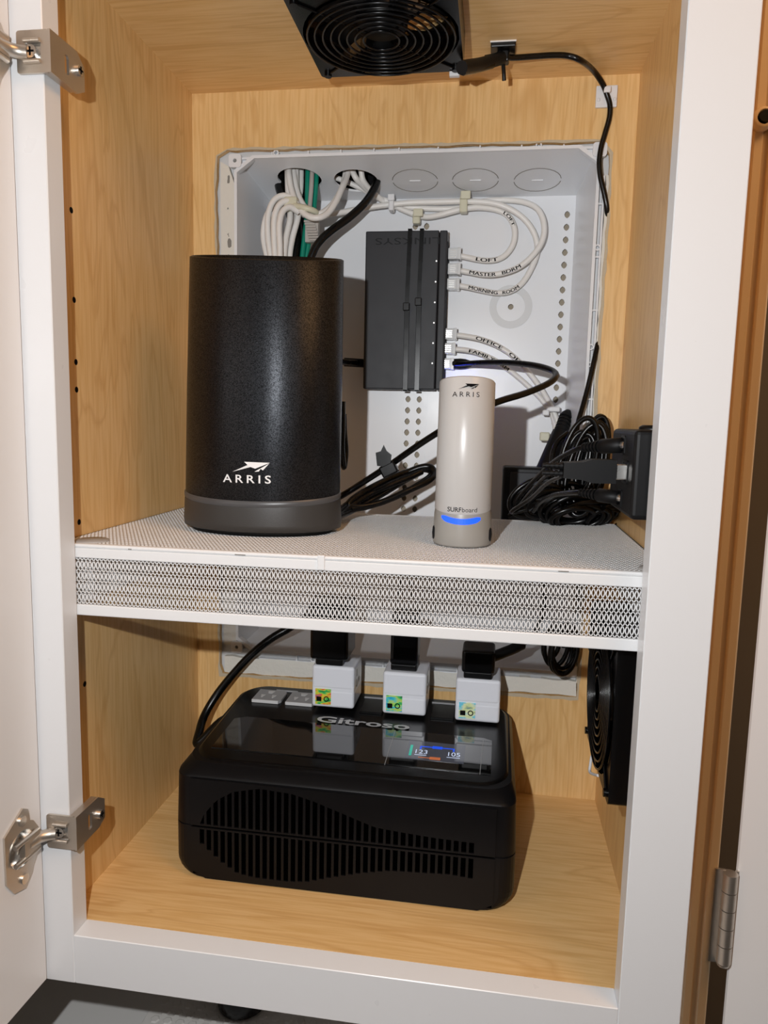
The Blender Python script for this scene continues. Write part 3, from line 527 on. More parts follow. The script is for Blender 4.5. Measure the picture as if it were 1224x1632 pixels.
cable('thick_cable', [(0.0805, 0.3300, 0.6397), (0.0801, 0.3300, 0.6135), (0.0798, 0.3220, 0.5830), (0.0782, 0.3160, 0.5596), (0.0775, 0.3120, 0.5336), (0.0771, 0.3100, 0.4827)], .0062, 'cable_black', 'second thick black cable beside the green wires', n=12)
cable('green_wire', [(0.0874, 0.3140, 0.6317), (0.0875, 0.3120, 0.6079), (0.0881, 0.3080, 0.5792), (0.0862, 0.3060, 0.5571), (0.0843, 0.3040, 0.5319), (0.0832, 0.3020, 0.4878)], .0027, 'cable_green', 'left green wire dropping from the left round hole', n=8)
cable('green_wire', [(0.0956, 0.3180, 0.6304), (0.0950, 0.3160, 0.6089), (0.0937, 0.3120, 0.5801), (0.0905, 0.3100, 0.5580), (0.0872, 0.3080, 0.5327), (0.0848, 0.3060, 0.4884)], .0027, 'cable_green', 'right green wire dropping from the left round hole', n=8)
cable('grey_wire', [(0.0925, 0.3120, 0.6309), (0.0922, 0.3090, 0.6069), (0.0918, 0.3040, 0.5811), (0.0937, 0.3020, 0.5732)], .0024, 'cable_grey', 'grey wire between the two green wires', n=8)
gp = thing('grey_connector', [(0.0987, 0.2960, 0.5497)][0], 'ribbed grey connector hanging below the nylon tie', 'connector')
c0, c1 = [(0.0938, 0.2990, 0.5724), (0.0991, 0.2970, 0.5512)]; c0 = Vector(c0); c1 = Vector(c1)
for k in range(8):
    a = c0.lerp(c1, k/8); b = c0.lerp(c1, (k+.8)/8); MB().box((a.x-.0055+.0002*k, a.y-.004, b.z), (a.x+.0055+.0002*k, a.y+.004, a.z), .0004, 1).build('rib', 'cable_grey', gp)
MB().box((c0.x-.0040, c0.y-.003, c1.z), (c1.x+.0040, c0.y+.003, c0.z)).build('core', 'cable_grey', gp)
p = [(0.0791, 0.2860, 0.5848)][0]; ct = thing('nylon_tie', p, 'milky nylon tie gathering the cables under the left round hole', 'cable tie')
MB().box((p[0]-.0075, p[1]-.0060, p[2]-.0060), (p[0]+.0060, p[1]+.004, p[2]+.0065), .0018, 2).build('head', 'nylon', ct)
cable('band', [(0.0800, 0.2830, 0.5834), (0.0932, 0.2790, 0.5796), (0.1016, 0.2830, 0.5776), (0.1045, 0.2920, 0.5764)], .0030, 'nylon', parent=ct)
cable('coax_cable', [(0.1602, 0.3250, 0.6333), (0.1584, 0.3220, 0.6196), (0.1551, 0.3160, 0.6057), (0.1468, 0.3100, 0.5908), (0.1329, 0.3030, 0.5758), (0.1179, 0.2960, 0.5628), (0.1074, 0.2920, 0.5523), (0.1003, 0.2900, 0.5410), (0.0955, 0.2890, 0.5227), (0.0936, 0.2880, 0.4795)], .0040, 'cable_black', 'glossy black coaxial cable curving from the second round hole', n=12)

# ================================================================== mesh shelf
SZ, SB = .2842, .2330
sh = thing('mesh_shelf', (.192, .13, SB), 'white expanded metal shelf spanning the cabinet', 'shelf')
X0, X1, Y0, Y1 = -.0160, .4000, .0190, .2440
LT, LB = SZ-.0098, SB+.0080
def band(n, a, b, bev=.0012): return MB().box(a, b, bev, 2).build(n, 'shelf', sh)
tb = band('top_band', (X0, Y0, LT), (X1, Y0+.0020, SZ-.0028), .0006)
band('top_roll', (X0, Y0-.0002, SZ-.0030), (X1, Y0+.0050, SZ+.0002), .0014)
band('bottom_band', (X0, Y0, SB), (X1, Y0+.0030, LB), .0008)
band('top_band', (X0, Y1-.0020, LT), (X1, Y1, SZ-.0028), .0006); band('top_roll', (X0, Y1-.0050, SZ-.0030), (X1, Y1+.0002, SZ+.0002), .0014); band('bottom_band', (X0, Y1-.0030, SB), (X1, Y1, LB), .0008)
for x in (X0, X1-.0020):
    band('top_band', (x, Y0+.003, LT), (x+.0020, Y1-.003, SZ-.0005), .0006); band('bottom_band', (x, Y0+.003, SB), (x+.0020, Y1-.003, LB), .0006)
band('seam_clip', (.1775-.0040, Y0-.0012, LT+.0005), (.1775+.0010, Y0+.0040, SZ+.0008), .0006)
PX, HR = .00293, .0078
def lattice(name, u0, u1, v0, v1, fn, w_=.00042, nh=6, ph=0):
    """strands of an expanded sheet: two mirrored families of waves running along v"""
    g = MB(); n = int((u1-u0)/PX)+2; nv = int((v1-v0)/HR*nh)
    vs_ = [v0+(v1-v0)*k/nv for k in range(nv+1)]
    for fam in (0, 1):
        for i in range(-1, n):
            for seg in (1,):
                pts = []
                for v in vs_:
                    c = math.cos(math.pi*(v-v0)/HR+ph); u = u0+(i+.5*fam)*PX+(1 if fam else -1)*.62*PX*c; pts.append((min(max(u, u0), u1), v))
                if max(p[0] for p in pts)-min(p[0] for p in pts) < 1e-5: continue
                vv, ff = [], []
                for k, (u, v) in enumerate(pts):
                    for (du, d) in ((-w_, -.5), (w_, -.5), (w_, .5), (-w_, .5)): vv.append(fn(u+du, v, d))
                for k in range(len(pts)-1):
                    b = 4*k; ff += [(b, b+1, b+5, b+4), (b+1, b+2, b+6, b+5), (b+2, b+3, b+7, b+6), (b+3, b, b+4, b+7)]
                g.add(vv, ff)
    o = g.build(name, 'shelf', sh, norm=False); o['kind'] = 'stuff'; return o
TH = .0009
lattice('front_lattice', X0, X1, LB-.0005, LT+.0005, lambda u, v, d: (u, Y0+.0010+d*TH, v), .00034, 8, .9)
lattice('back_lattice', X0, X1, LB-.0005, LT+.0005, lambda u, v, d: (u, Y1-.0010+d*TH, v), .00034, 4, .9)
lattice('side_lattice', Y0, Y1, LB-.0005, LT+.0005, lambda u, v, d: (X0+.001+d*TH, u, v), .00034, 4, .9)
lattice('side_lattice', Y0, Y1, LB-.0005, LT+.0005, lambda u, v, d: (X1-.001+d*TH, u, v), .00034, 4, .9)
lattice('top_lattice', X0, X1, Y0+.004, Y1-.004, lambda u, v, d: (u, v, SZ-.0008+d*.0014), .00052, 5, .0)
for (x, y) in ((.0030, .0345), (.3935, .0330)): MB().lathe([(0, .0009), (.0115, .0007), (.0122, 0), (.0122, -.001)], (x, y, SZ+.0001), 28).build('round_pad', 'grey_pad', sh)
for x0, x1, y in ((.0390, .0415, 0), (.116, .1235, 0), (.330, .3365, .001)):
    MB().box((x0, Y0-.0003, SZ-.0022), (x1, Y0-.0001, SZ-.0015)).build('scuff', 'dirt', tb)

# ================================================================== black mesh router
RX, RY, RA, RB = .1022, .1215, .0635, .0415
rz = lambda h, x, y: h+(y+RB)*(.13 if h > .40 else (.10 if h > SZ+.012 else 0))
ro = thing('router', (RX, RY, SZ), 'tall black oval router with white logo on the shelf', 'router')
k0 = 1.035
MB().lathe([(RA-.001, .3110), (RA, .3118), (RA-.0008, .40), (RA-.0026, .4880), (RA-.0042, .4886), (RA-.0055, .485), (RA-.005, .47), (0.0001, .468)], (RX, RY, 0), 72, 2, 1, RB/RA, True, lambda h, x, y: h+(((y+RB)*.25-x*.04)*max(0, min(1, (h-.44)/.05)) if h > .44 else (y+RB)*.115*max(0, (.36-h)/.05) if h < .36 else 0)).xf(Matrix(((1, 0, .016, -.016*.31), (0, 1, 0, 0), (0, 0, 1, 0), (0, 0, 0, 1)))).build('shell', 'router', ro)
MB().lathe([(RA+.0002, .3068), (RA+.0009, .3080), (RA+.0009, .3110), (RA-.001, .3122)], (RX, RY, 0), 72, 2, 1, RB/RA, True, lambda h, x, y: h+(y+RB)*.115).build('light_ring', 'router_ring', ro)
MB().lathe([(0.0001, .2868), (RA-.004, .2868), (RA+.0010, .2885), (RA+.0016, .293), (RA+.0006, .3070)], (RX, RY, 0), 72, 2, 1, RB/RA, True, lambda h, x, y: h+((y+RB)*.115 if h > .30 else 0)).build('base', 'router_base', ro)
MB().lathe([(0.0001, SZ), (RA-.006, SZ), (RA-.006, .287)], (RX, RY, 0), 48, 2, 1, RB/RA).build('foot', 'rubber', ro)
for k, (dx, dy) in enumerate(((.052, .030), (.058, .020))):
    pass
def on_oval(cx, cy, a, b, off=.0004):
    def fn(u, v):
        x = u-cx; x = max(-a*.99, min(a*.99, x)); y = -b*math.sqrt(1-(x/a)**2); n = Vector((x/a**2, y/b**2, 0)).normalized()
        return (cx+x+n.x*off, cy+y+n.y*off, v)
    return fn
f = on_oval(RX, RY, RA, RB)
lettering('logo_lettering', text2d('ARRIS', .0085, bold=.012, spacing=1.45, sx=1.1), lambda u, v: f(u, .3256+v), M['print_white'], ro, fit=(.0840, .1215, 0))
def bird(fn, u0, v0, s, m, parent):
    """small running-hound emblem: swept wedge, tail and folded leg"""
    MB().add([fn(u0+a*s, v0+b*s) for a, b in ((0, 0), (.42, .19), (.33, .27), (1, .26), (.62, .10), (.50, .14))], [(0, 5, 1), (1, 2, 3), (1, 3, 4), (1, 4, 5)]).build('emblem', m, parent, norm=False)
    MB().add([fn(u0+a*s, v0+b*s) for a, b in ((.60, .02), (.98, .24), (.82, .06), (.76, .10), (.72, .03))], [(0, 1, 3), (3, 1, 2), (0, 3, 4)]).build('emblem', m, parent, norm=False)
bird(f, .0918, .3336, .0290, M['print_white'], ro)
# ================================================================== white cylindrical modem
MX, MY = .2655, .0955
mo = thing('modem', (MX, MY, SZ), 'white cylindrical cable modem with blue light bar on the shelf', 'modem')
dip = lambda h, x, y: h
mzf = lambda h, x, y: h + (y+.021)*(.14 if h < .32 else 0)
MB().lathe([(.0206, .3085), (.0210, .3092), (.0207, .35), (.0203, .4062), (.0196, .4072), (.0190, .4064), (.0185, .402), (.0001, .4015)], (MX, MY, 0), 56, 2, zf=lambda h, x, y: h+(y+.021)*.14*max(0, min(1, (.34-h)/.03))-(y+.021)*(.16 if h > .39 else 0)).build('shell', 'modem', mo)
bs = MB().lathe([(.0001, SZ+.0006), (.0210, SZ+.0006), (.0216, SZ+.002), (.0217, SZ+.009), (.0213, .3000), (.0212, .3045), (.0206, .3086)], (MX, MY, 0), 56, 2, zf=lambda h, x, y: h+(y+.021)*.14*max(0, min(1, (h-.295)/.008))).build('base', 'modem_base', mo)
for s_ in (-1, 1): MB().lathe([(.0001, .0004), (.0036, .0002), (.0052, -.0006)], (0, 0, 0), 18, 0, 1, 1).xf(Matrix.Translation((MX+s_*.0212, MY-.0045, .2928)) @ (Matrix.Rotation(math.pi, 4, 'Z') if s_ < 0 else Matrix.Identity(4)) @ Matrix.Diagonal((2.2, .85, 1.25, 1))).build('side_vent', 'deboss', mo)
g = MB(); vs_ = []
for k in range(17):
    a = math.radians(-90-41+82*k/16-2); y = .0215*math.sin(a); z = .3036+(y+.0215)*.45; e = .45+.55*min(1, min(k, 16-k)/1.5)
    for dz in (-.0021*e, .0021*e): vs_.append((MX+.02155*math.cos(a), MY+.02155*math.sin(a), z+dz))
g.add(vs_, [(2*k, 2*k+2, 2*k+3, 2*k+1) for k in range(16)]).build('light_bar', 'led_blue', mo)
mf = on_oval(MX, MY, .0207, .0207, .0003)
lettering('logo_lettering', text2d('ARRIS', .0050, bold=-.004, spacing=1.5, sx=1.1), lambda u, v: mf(u, .3925+v), M['ink'], mo, fit=(.2560, .2748, 0))
bird(mf, .2602, .3978, .0142, M['ink'], mo)
lettering('model_lettering', text2d('SURF', .0047, bold=.012), lambda u, v: mf(u, .3106+v), M['ink'], mo, fit=(.2552, .2652, 0))
lettering('model_lettering', text2d('board', .0047), lambda u, v: mf(u, .3106+v), M['ink'], mo, fit=(.2658, .2762, 0))

# ================================================================== black cords around the shelf
tie = cable('ethernet_cord', [(0.2331, 0.3470, 0.4351), (0.2488, 0.3400, 0.4354), (0.2722, 0.3150, 0.4350), (0.2970, 0.2850, 0.4329), (0.3197, 0.2550, 0.4284), (0.3344, 0.2350, 0.4227), (0.3379, 0.2200, 0.4168), (0.3308, 0.2050, 0.4094), (0.3122, 0.1850, 0.4003), (0.2915, 0.1650, 0.3930), (0.2766, 0.1550, 0.3864), (0.2589, 0.1600, 0.3770), (0.2385, 0.1750, 0.3650), (0.2180, 0.1850, 0.3513), (0.1949, 0.1950, 0.3347), (0.1716, 0.2000, 0.3190), (0.1545, 0.2000, 0.3075), (0.1394, 0.1900, 0.2988)], .0029, 'cable_black', 'glossy black network cord swinging from the switch past the modem', n=10)
bk = thing('cord_plug', (.2284, .347, .4357), 'clear plug with black boot, lowest in the switch', 'plug')
rj45(bk, (.2284, .347, .4357), 1); MB().lathe([(.0022, -.003), (.0052, 0), (.0056, .008), (.0050, .0135), (.0030, .020), (.0001, .020)], (.2395, .3465, .4360), 14, 0).build('boot', 'black_matte', bk)
wt = MB().box((-.010, -.0042, -.0016), (.0120, .0042, .0016), .0008, 2)
cable('power_lead', [(0.1187, 0.3000, 0.4341), (0.1275, 0.3150, 0.4341), (0.1326, 0.3300, 0.4347), (0.1421, 0.3450, 0.4353), (0.1500, 0.3470, 0.4348)], .0030, 'cable_black', 'black power lead entering the switch from behind the router')
dcp = thing('power_plug', [(0.1320, 0.3330, 0.4349)][0], 'slim black power plug at the left edge of the switch', 'plug')
a, b = [(0.1240, 0.3350, 0.4356), (0.1435, 0.3450, 0.4353)]; MB().cyl(a, b, .0046, 14).build('barrel', 'black_matte', dcp)
for c_, d_, nt_, lab in (((612, 785, .235), (.056, .0, .0235), 1.0, 'outer'),):
    pass
cable('coiled_cable', [(0.1542, 0.1500, 0.2937), (0.1624, 0.1900, 0.3014), (0.1809, 0.2150, 0.3123), (0.2023, 0.2280, 0.3242), (0.2193, 0.2320, 0.3316), (0.2293, 0.2320, 0.3319), (0.2329, 0.2260, 0.3260), (0.2271, 0.2150, 0.3197), (0.2112, 0.2050, 0.3120), (0.1900, 0.1950, 0.3020), (0.1719, 0.1850, 0.2979), (0.1615, 0.1800, 0.2997), (0.1680, 0.1900, 0.3073), (0.1870, 0.2120, 0.3185), (0.2079, 0.2300, 0.3272), (0.2237, 0.2360, 0.3297), (0.2303, 0.2300, 0.3256), (0.2206, 0.2120, 0.3174), (0.2006, 0.2000, 0.3064), (0.1795, 0.1900, 0.2987), (0.1644, 0.1800, 0.2959)], .0030, 'cable_black', 'coil of black cord lying between router and modem', n=10)
cable('coiled_cable', [(0.1568, 0.1480, 0.2920), (0.1663, 0.1850, 0.2954), (0.1855, 0.2050, 0.3064), (0.2063, 0.2200, 0.3197), (0.2212, 0.2260, 0.3279), (0.2120, 0.2200, 0.3234), (0.1935, 0.2080, 0.3156), (0.1755, 0.1960, 0.3070), (0.1609, 0.1750, 0.2964), (0.1557, 0.1480, 0.2919)], .0028, 'cable_black', 'second black cord running beside the coil into the router base', n=10)
vt = thing('velcro_tie', [(0.1954, 0.1920, 0.3333)][0], 'short black strap tied around the coil between router and modem', 'strap')
p0 = Vector([(0.1957, 0.1900, 0.3317)][0]); MB().box((-.0075, -.0050, -.0055), (.0075, .0050, .0055), .0015, 2).xf(Matrix.Translation(p0) @ Matrix.Rotation(math.radians(-28), 4, 'Y')).build('wrap', 'cable_black', vt)
MB().prism([(-.0060, 0), (.0055, -.001), (.0065, .010), (.002, .0135), (-.0005, .0185), (-.003, .013), (-.0075, .0115)], XZ, -.0008, .0008).xf(Matrix.Translation(p0+Vector((-.004, -.004, .003)))).build('flap', 'cable_black', vt)
cable('hanging_lead', [(0.1522, 0.2000, 0.3793), (0.1530, 0.2000, 0.3625), (0.1545, 0.2000, 0.3456), (0.1540, 0.1950, 0.3318), (0.1530, 0.1900, 0.3488), (0.1533, 0.1900, 0.3682), (0.1530, 0.1900, 0.3902)], .0026, 'cable_black', 'thin black lead looping down beside the router back')
# dark tail behind the modem base
# ------------------------------------------------------------------ power brick, stacked plugs and heap of cords at the right
pb = thing('power_brick', [(0.3198, 0.2900, 0.3061)][0], 'black power brick with grey face standing behind the shelf', 'adapter')
a, b = Vector([(0.2962, 0.2850, 0.2786)][0]), Vector([(0.3451, 0.2850, 0.3317)][0])
MB().box((a.x, .285, SZ-.03), (b.x, .312, b.z), .0025, 2).build('body', 'black', pb)
MB().box((a.x+.0075, .2838, SZ-.028), (b.x-.002, .2856, b.z-.0050), .001, 1).build('face', 'switch', pb)
ps = thing('plug_stack', [(0.3377, 0.3000, 0.3311)][0], 'leaning black strip of plugs with ribbed strain relief', 'power strip')
a, b = Vector([(0.3367, 0.3000, 0.3267)][0]), Vector([(0.3532, 0.3220, 0.3656)][0]); c_ = Vector([(0.3598, 0.3300, 0.3850)][0])
d_ = (b-a).normalized()
MB().tube([a, a.lerp(b, .5), b], .0085, 10).build('body', 'black', ps)
MB().tube([b, b.lerp(c_, .3), c_, c_+d_*.004], .006, 12, rr=[.0070, .0068, .0060, .0030]).build('strain_relief', 'black_matte', ps)
for k in range(5): q = b.lerp(c_, .15+k*.17); MB().tube([q-d_*.0009, q+d_*.0009], .0073, 12).build('rib', 'black_matte', ps)
cable('tangled_cable', coil([(0.3600, 0.2250, 0.3365)][0], (.0135, 0, .003), (.004, 0, .034), 6.3, .22, 14, (.012, .008, 0)), .0025, 'cable_black', 'black cord hanging in tall loops right of the power brick', n=8)
cable('tangled_cable', coil([(0.3735, 0.2380, 0.3389)][0], (.0095, .003, 0), (.004, 0, .036), 4.4, .22, 14, (.006, .006, 0)), .0025, 'cable_black', 'black cord looped against the right edge of the enclosure', n=8)
cable('coiled_cable', coil([(0.3586, 0.2220, 0.2965)][0], (.0240, .006, .002), (.002, -.010, .0120), 6.2, .25, 14, (.008, .004, -.002)), .0025, 'cable_black', 'coil of black cord lying on the back right of the shelf', n=8)
cable('coiled_cable', coil([(0.3840, 0.2350, 0.2948)][0], (.0140, .004, .002), (.002, -.010, .0105), 4.3, .2, 14, (.006, .004, -.002)), .0025, 'cable_black', 'small black coil at the right end of the cord heap', n=8)
cable('coiled_cable', coil([(0.3283, 0.2250, 0.3069)][0], (.0220, .003, .008), (-.004, -.006, .0130), 4.2, .22, 14, (.012, 0, -.002)), .0024, 'cable_black', 'loose black coil in front of the power brick', n=8)
cable('tangled_cable', [(0.3532, 0.2450, 0.3668), (0.3437, 0.2400, 0.3580), (0.3395, 0.2350, 0.3438), (0.3428, 0.2300, 0.3270), (0.3515, 0.2250, 0.3107), (0.3601, 0.2200, 0.2945), (0.3709, 0.2200, 0.2978), (0.3759, 0.2250, 0.3172), (0.3725, 0.2300, 0.3394), (0.3643, 0.2400, 0.3586), (0.3572, 0.2450, 0.3669), (0.3505, 0.2400, 0.3554), (0.3522, 0.2300, 0.3274), (0.3601, 0.2250, 0.3053)], .0024, 'cable_black', 'long black cord loop draped down the middle of the heap', n=8)
cable('coaxial_tail', [(0.3041, 0.2620, 0.2857), (0.3142, 0.2550, 0.2942), (0.3225, 0.2500, 0.3011), (0.3309, 0.2450, 0.3020), (0.3391, 0.2350, 0.2947), (0.3474, 0.2280, 0.2884)], .0024, 'cable_black', 'black cord end at the lower left of the heap', n=8)
# USB controller box on the right wall
ub = thing('usb_box', (.387, .064, .317), 'black control box with three plugged leads on the right wall', 'control box')
MB().box((.3720, .0215, .3165), (.4012, .1080, .3725), .003, 3).build('body', 'black_matte', ub)
for (y, z, lab) in ((.060, .3620, 'upper'), (.060, .3260, 'lower')):
    MB().plate(rrect(y-.0062, z-.0062, y+.0062, z+.0062, .001, 2), [circ(y, z, .0040, 16)], YZ, .3712, .3722).build('jack', 'black', ub)
MB().plate(rrect(.0380, .3375, .0560, .3525, .001, 2), [rrect(.0402, .3393, .0538, .3507, .0005, 1)], YZ, .3712, .3722).build('usb_port', 'black', ub)
MB().lathe([(.0001, .0030), (.007, .003), (.009, .0015), (.009, 0)], (.390, .060, .3725), 20).build('button', 'black', ub)
def lead(name, tip, back, rad, tail, lab):
    o = thing(name, tip, lab, 'plug', 'plugs in the control box'); a, b = Vector(tip), Vector(back); d = (b-a).normalized()
    MB().tube([a, a+d*.003, a+d*.0035, a.lerp(b, .55), a.lerp(b, .58)], rad, 14, rr=[.0022, .0022, rad, rad, rad*.8]).build('barrel', 'black_matte', o)
    MB().tube([a, a+d*.0045], .0027, 12).build('metal_tip', 'steel', o)
    for k in range(5): q = a.lerp(b, .62+k*.085); MB().tube([q, q+d*.0014], rad*(.82-.06*k), 12).build('relief_ring', 'black_matte', o)
    MB().tube([a.lerp(b, .5), b], rad*.5, 10).build('relief_core', 'black_matte', o)
    MB().tube(spline([b-d*.004, b]+tail, 7), .0019, 8).build('lead', 'cable_black', o)
    return o
lead('barrel_plug', (.3735, .060, .3620), [(0.3496, 0.0900, 0.3587)][0], .0052, [(0.3435, 0.1050, 0.3553), (0.3323, 0.1400, 0.3443), (0.3216, 0.1800, 0.3274), (0.3117, 0.2050, 0.3112), (0.3079, 0.2100, 0.3021)], 'upper barrel plug in the black control box')
lead('barrel_plug', (.3735, .060, .3262), [(0.3486, 0.0850, 0.3268)][0], .0048, [(0.3420, 0.1050, 0.3242), (0.3336, 0.1400, 0.3185), (0.3277, 0.1800, 0.3089), (0.3233, 0.2050, 0.2977)], 'lower barrel plug in the black control box')
us = thing('usb_plug', (.3730, .047, .345), 'wide black USB plug with bright metal shell in the control box', 'plug', 'plugs in the control box')
MB().box((.3605, .0410, .3400), (.3735, .0530, .3500), .0006, 1).build('metal_shell', 'steel', us)
pr = [(.3650, .3374), (.3650, .3526), (.3500, .3526), (.3440, .3508), (.3320, .3500), (.3320, .3400), (.3440, .3392), (.3500, .3374)]
MB().prism(pr, lambda u, v, d: (u, d, v), .0385, .0560).build('grip', 'black_matte', us)
for dz in (.3475, .3425):
    for k in range(4): MB().cyl((.3318-k*.0030, .0472, dz), (.3300-k*.0030, .0472, dz), .0026-.0002*k, 12).build('relief_ring', 'black_matte', us)
    MB().cyl((.3320, .0472, dz), (.319, .0472, dz), .0016, 8).build('relief_core', 'black_matte', us)
cable('lead', [(.321, .0472, .3475)]+[(0.3342, 0.0750, 0.3440), (0.3274, 0.1200, 0.3357), (0.3180, 0.1700, 0.3175), (0.3098, 0.2000, 0.3016), (0.3057, 0.2050, 0.2986)], .0017, 'cable_black', parent=us)
cable('lead', [(.321, .0472, .3425)]+[(0.3344, 0.0750, 0.3396), (0.3277, 0.1200, 0.3299), (0.3182, 0.1700, 0.3123), (0.3040, 0.2000, 0.2969), (0.3177, 0.2050, 0.2991)], .0017, 'cable_black', parent=us)
# thin fan lead down the back wall
fc = cable('fan_lead', [(.2660, .2040, .6740), (.2800, .2060, .6765)]+[(0.2877, 0.2128, 0.6775), (0.3059, 0.2179, 0.6800), (0.3215, 0.2207, 0.6815), (0.3345, 0.2231, 0.6815)]+[(0.3452, 0.2250, 0.6784), (0.3585, 0.2500, 0.6811), (0.3683, 0.2610, 0.6746), (0.3730, 0.2640, 0.6668), (0.3765, 0.2655, 0.6578), (0.3766, 0.2660, 0.6474), (0.3740, 0.2660, 0.6358), (0.3709, 0.2655, 0.6224), (0.3700, 0.2655, 0.6101), (0.3719, 0.2660, 0.5972), (0.3761, 0.2670, 0.5834), (0.3793, 0.2690, 0.5719), (0.3812, 0.2740, 0.5622)], .0024, 'cable_black', 'thin black fan lead running along the ceiling and down the back wall', n=10)
cable('fan_lead', [(0.3796, 0.2745, 0.4549), (0.3773, 0.2690, 0.4428), (0.3738, 0.2650, 0.4240), (0.3700, 0.2620, 0.4048), (0.3664, 0.2580, 0.3901), (0.3625, 0.2520, 0.3756), (0.3608, 0.2450, 0.3612)], .0024, 'cable_black', 'thin black lead re-emerging at the right edge of the enclosure', n=10)
am = thing('cable_clip', (.3733, .2670, .657), 'white adhesive cable clip at the top right of the back wall', 'cable clip')
MB().box((.3640, .2660, .6568), (.3826, .2693, .6752), .0008, 2).build('pad', 'nylon_clear', am)
MB().box((.3700, .2605, .6672), (.3762, .2665, .6725), .001, 2).build('loop', 'nylon_clear', am)
for s_ in (-1, 1): MB().box((.3733-.0070*s_-.0014, .2650, .6615), (.3733-.0070*s_+.0014, .2664, .6645), .0005, 1).build('ridge', 'nylon_clear', am)
bm_ = thing('cable_clip', (.281, .212, .680), 'black adhesive cable clip under the cabinet ceiling', 'cable clip')
MB().box((.2705, .2000, .6808), (.2908, .2240, .6848), .0008, 2).build('pad', 'black', bm_)
MB().box((.2700, .1992, .6840), (.2912, .2002, .6850)).build('backing_edge', 'print_white', bm_)
MB().box((.2760, .2050, .6720), (.2860, .2150, .6812), .0015, 2).build('loop', 'black', bm_)
MB().tube(spline([(.281, .209, .673), (.282, .214, .666), (.2825, .216, .661)], 4), .0017, 8).build('tie_end', 'black', bm_)
# ------------------------------------------------------------------ fans
def make_fan(name, label, Mx, open_label=None):
    """fan built facing +Z of its own frame, centred; Mx places it"""
    o = thing(name, Mx.translation, label, 'fan', 'black cabinet cooling fans'); H = .0590; TT = .0270
    P = lambda u, v, d: tuple(Mx @ Vector((u, v, d)))
    hs = [circ(0, 0, .0560, 40)]+[circ(sx*.0525, sy*.0525, .0021, 8) for sx in (-1, 1) for sy in (-1, 1)]
    MB().plate(rrect(-H, -H, H, H, .0035, 3), hs, P, -TT/2, TT/2).build('housing', 'black_satin', o)
    MB().lathe([(.0560, -TT/2), (.0560, TT/2), (.0582, TT/2), (.0582, -TT/2)], n=40).xf(Mx).build('shroud', 'black_satin', o)
    for r in (.0135, .0195, .0255, .0315, .0375, .0435, .0495, .0550):
        MB().tube([(r*math.cos(a), r*math.sin(a), TT/2+.0022) for a in (2*math.pi*k/48 for k in range(48))], .00085, 6, True).xf(Mx).build('guard_ring', 'guard', o)
    for k in range(4):
        a = math.pi/4+k*math.pi/2; MB().tube([(.012*math.cos(a), .012*math.sin(a), TT/2+.0008), (.050*math.cos(a), .050*math.sin(a), TT/2+.0008), (.0742*math.cos(a), .0742*math.sin(a), TT/2+.0008)], .0009, 6).xf(Mx).build('guard_spoke', 'guard', o)
        MB().cyl((.0525*math.sqrt(2)*math.cos(a), .0525*math.sqrt(2)*math.sin(a), TT/2-.0005), (.0525*math.sqrt(2)*math.cos(a), .0525*math.sqrt(2)*math.sin(a), TT/2+.0026), .0030, 12).xf(Mx).build('screw', 'guard', o)
    MB().lathe([(.0001, .0085), (.0165, .0085), (.0195, .0065), (.0195, -.011), (.0001, -.011)], n=28).xf(Mx).build('hub', 'black', o)
    for k in range(7):
        a0 = 2*math.pi*k/7; vv = []
        for i in range(5):
            r = .019+.035*i/4; tw = .55-.10*i
            for j in (-1, 0, 1):
                a = a0+j*.30+.12*i/4; vv.append((r*math.cos(a), r*math.sin(a), -.001+j*.0105*tw))
        ff = [(i*3+j, i*3+j+1, i*3+j+4, i*3+j+3) for i in range(4) for j in range(2)]
        n0 = len(vv); vv2 = vv+[(x, y, z-.0012) for x, y, z in vv]; ff2 = ff+[tuple(n0+q for q in reversed(f_)) for f_ in ff]
        MB().add(vv2, ff2, True).xf(Mx).build('blade', 'black', o, norm=False)
    return o
F1 = Matrix.Translation((FX, FY, .6710)) @ Matrix.Rotation(math.pi, 4, 'X')
f1 = make_fan('cooling_fan', 'black square fan with ring guard under the cabinet ceiling', F1)
F2 = Matrix.Translation((.3880, .1060, .1720)) @ Matrix.Rotation(-math.pi/2, 4, 'Y')
f2 = make_fan('cooling_fan', 'black square fan with ring guard on the right wall below the shelf', F2)
MB().box((.3726, .165, .1850), (.386, .1735, .2280), .001, 1).build('wire_cover', 'black_matte', f2)
tp_ = cable('tie_scrap', [(0.3790, 0.1600, 0.0964), (0.3776, 0.1550, 0.0915), (0.3767, 0.1500, 0.0872), (0.3783, 0.1400, 0.0901), (0.3802, 0.1300, 0.0943)], .0012, 'nylon_clear', parent=f2)
# honeycomb vent above the ceiling fan
vg = thing('vent_grille', (FX, FY, .700), 'honeycomb vent grille over the ceiling fan opening', 'grille')
g = MB()
for i in range(-6, 7):
    for j in range(-7, 8):
        x, y = FX+(i+.5*(j % 2))*.0095, FY+j*.0082
        if math.hypot(x-FX, y-FY) < .058: g.add([(x+.0055*math.cos(k*math.pi/3+.52), y+.0055*math.sin(k*math.pi/3+.52), .699) for k in range(6)]+[(x+.0043*math.cos(k*math.pi/3+.52), y+.0043*math.sin(k*math.pi/3+.52), .699) for k in range(6)], [(k, (k+1) % 6, 6+(k+1) % 6, 6+k) for k in range(6)])
MB.build(g, 'honeycomb', 'black_matte', vg)['kind'] = 'stuff'
MB().plate(circ(FX, FY, .064, 40), [circ(FX, FY, .054, 40)], XY, .6972, .7002).build('rim', 'black_matte', vg)
fp = thing('fan_connector', (.26, .19, .67), 'black braided fan connector beside the ceiling fan', 'connector')
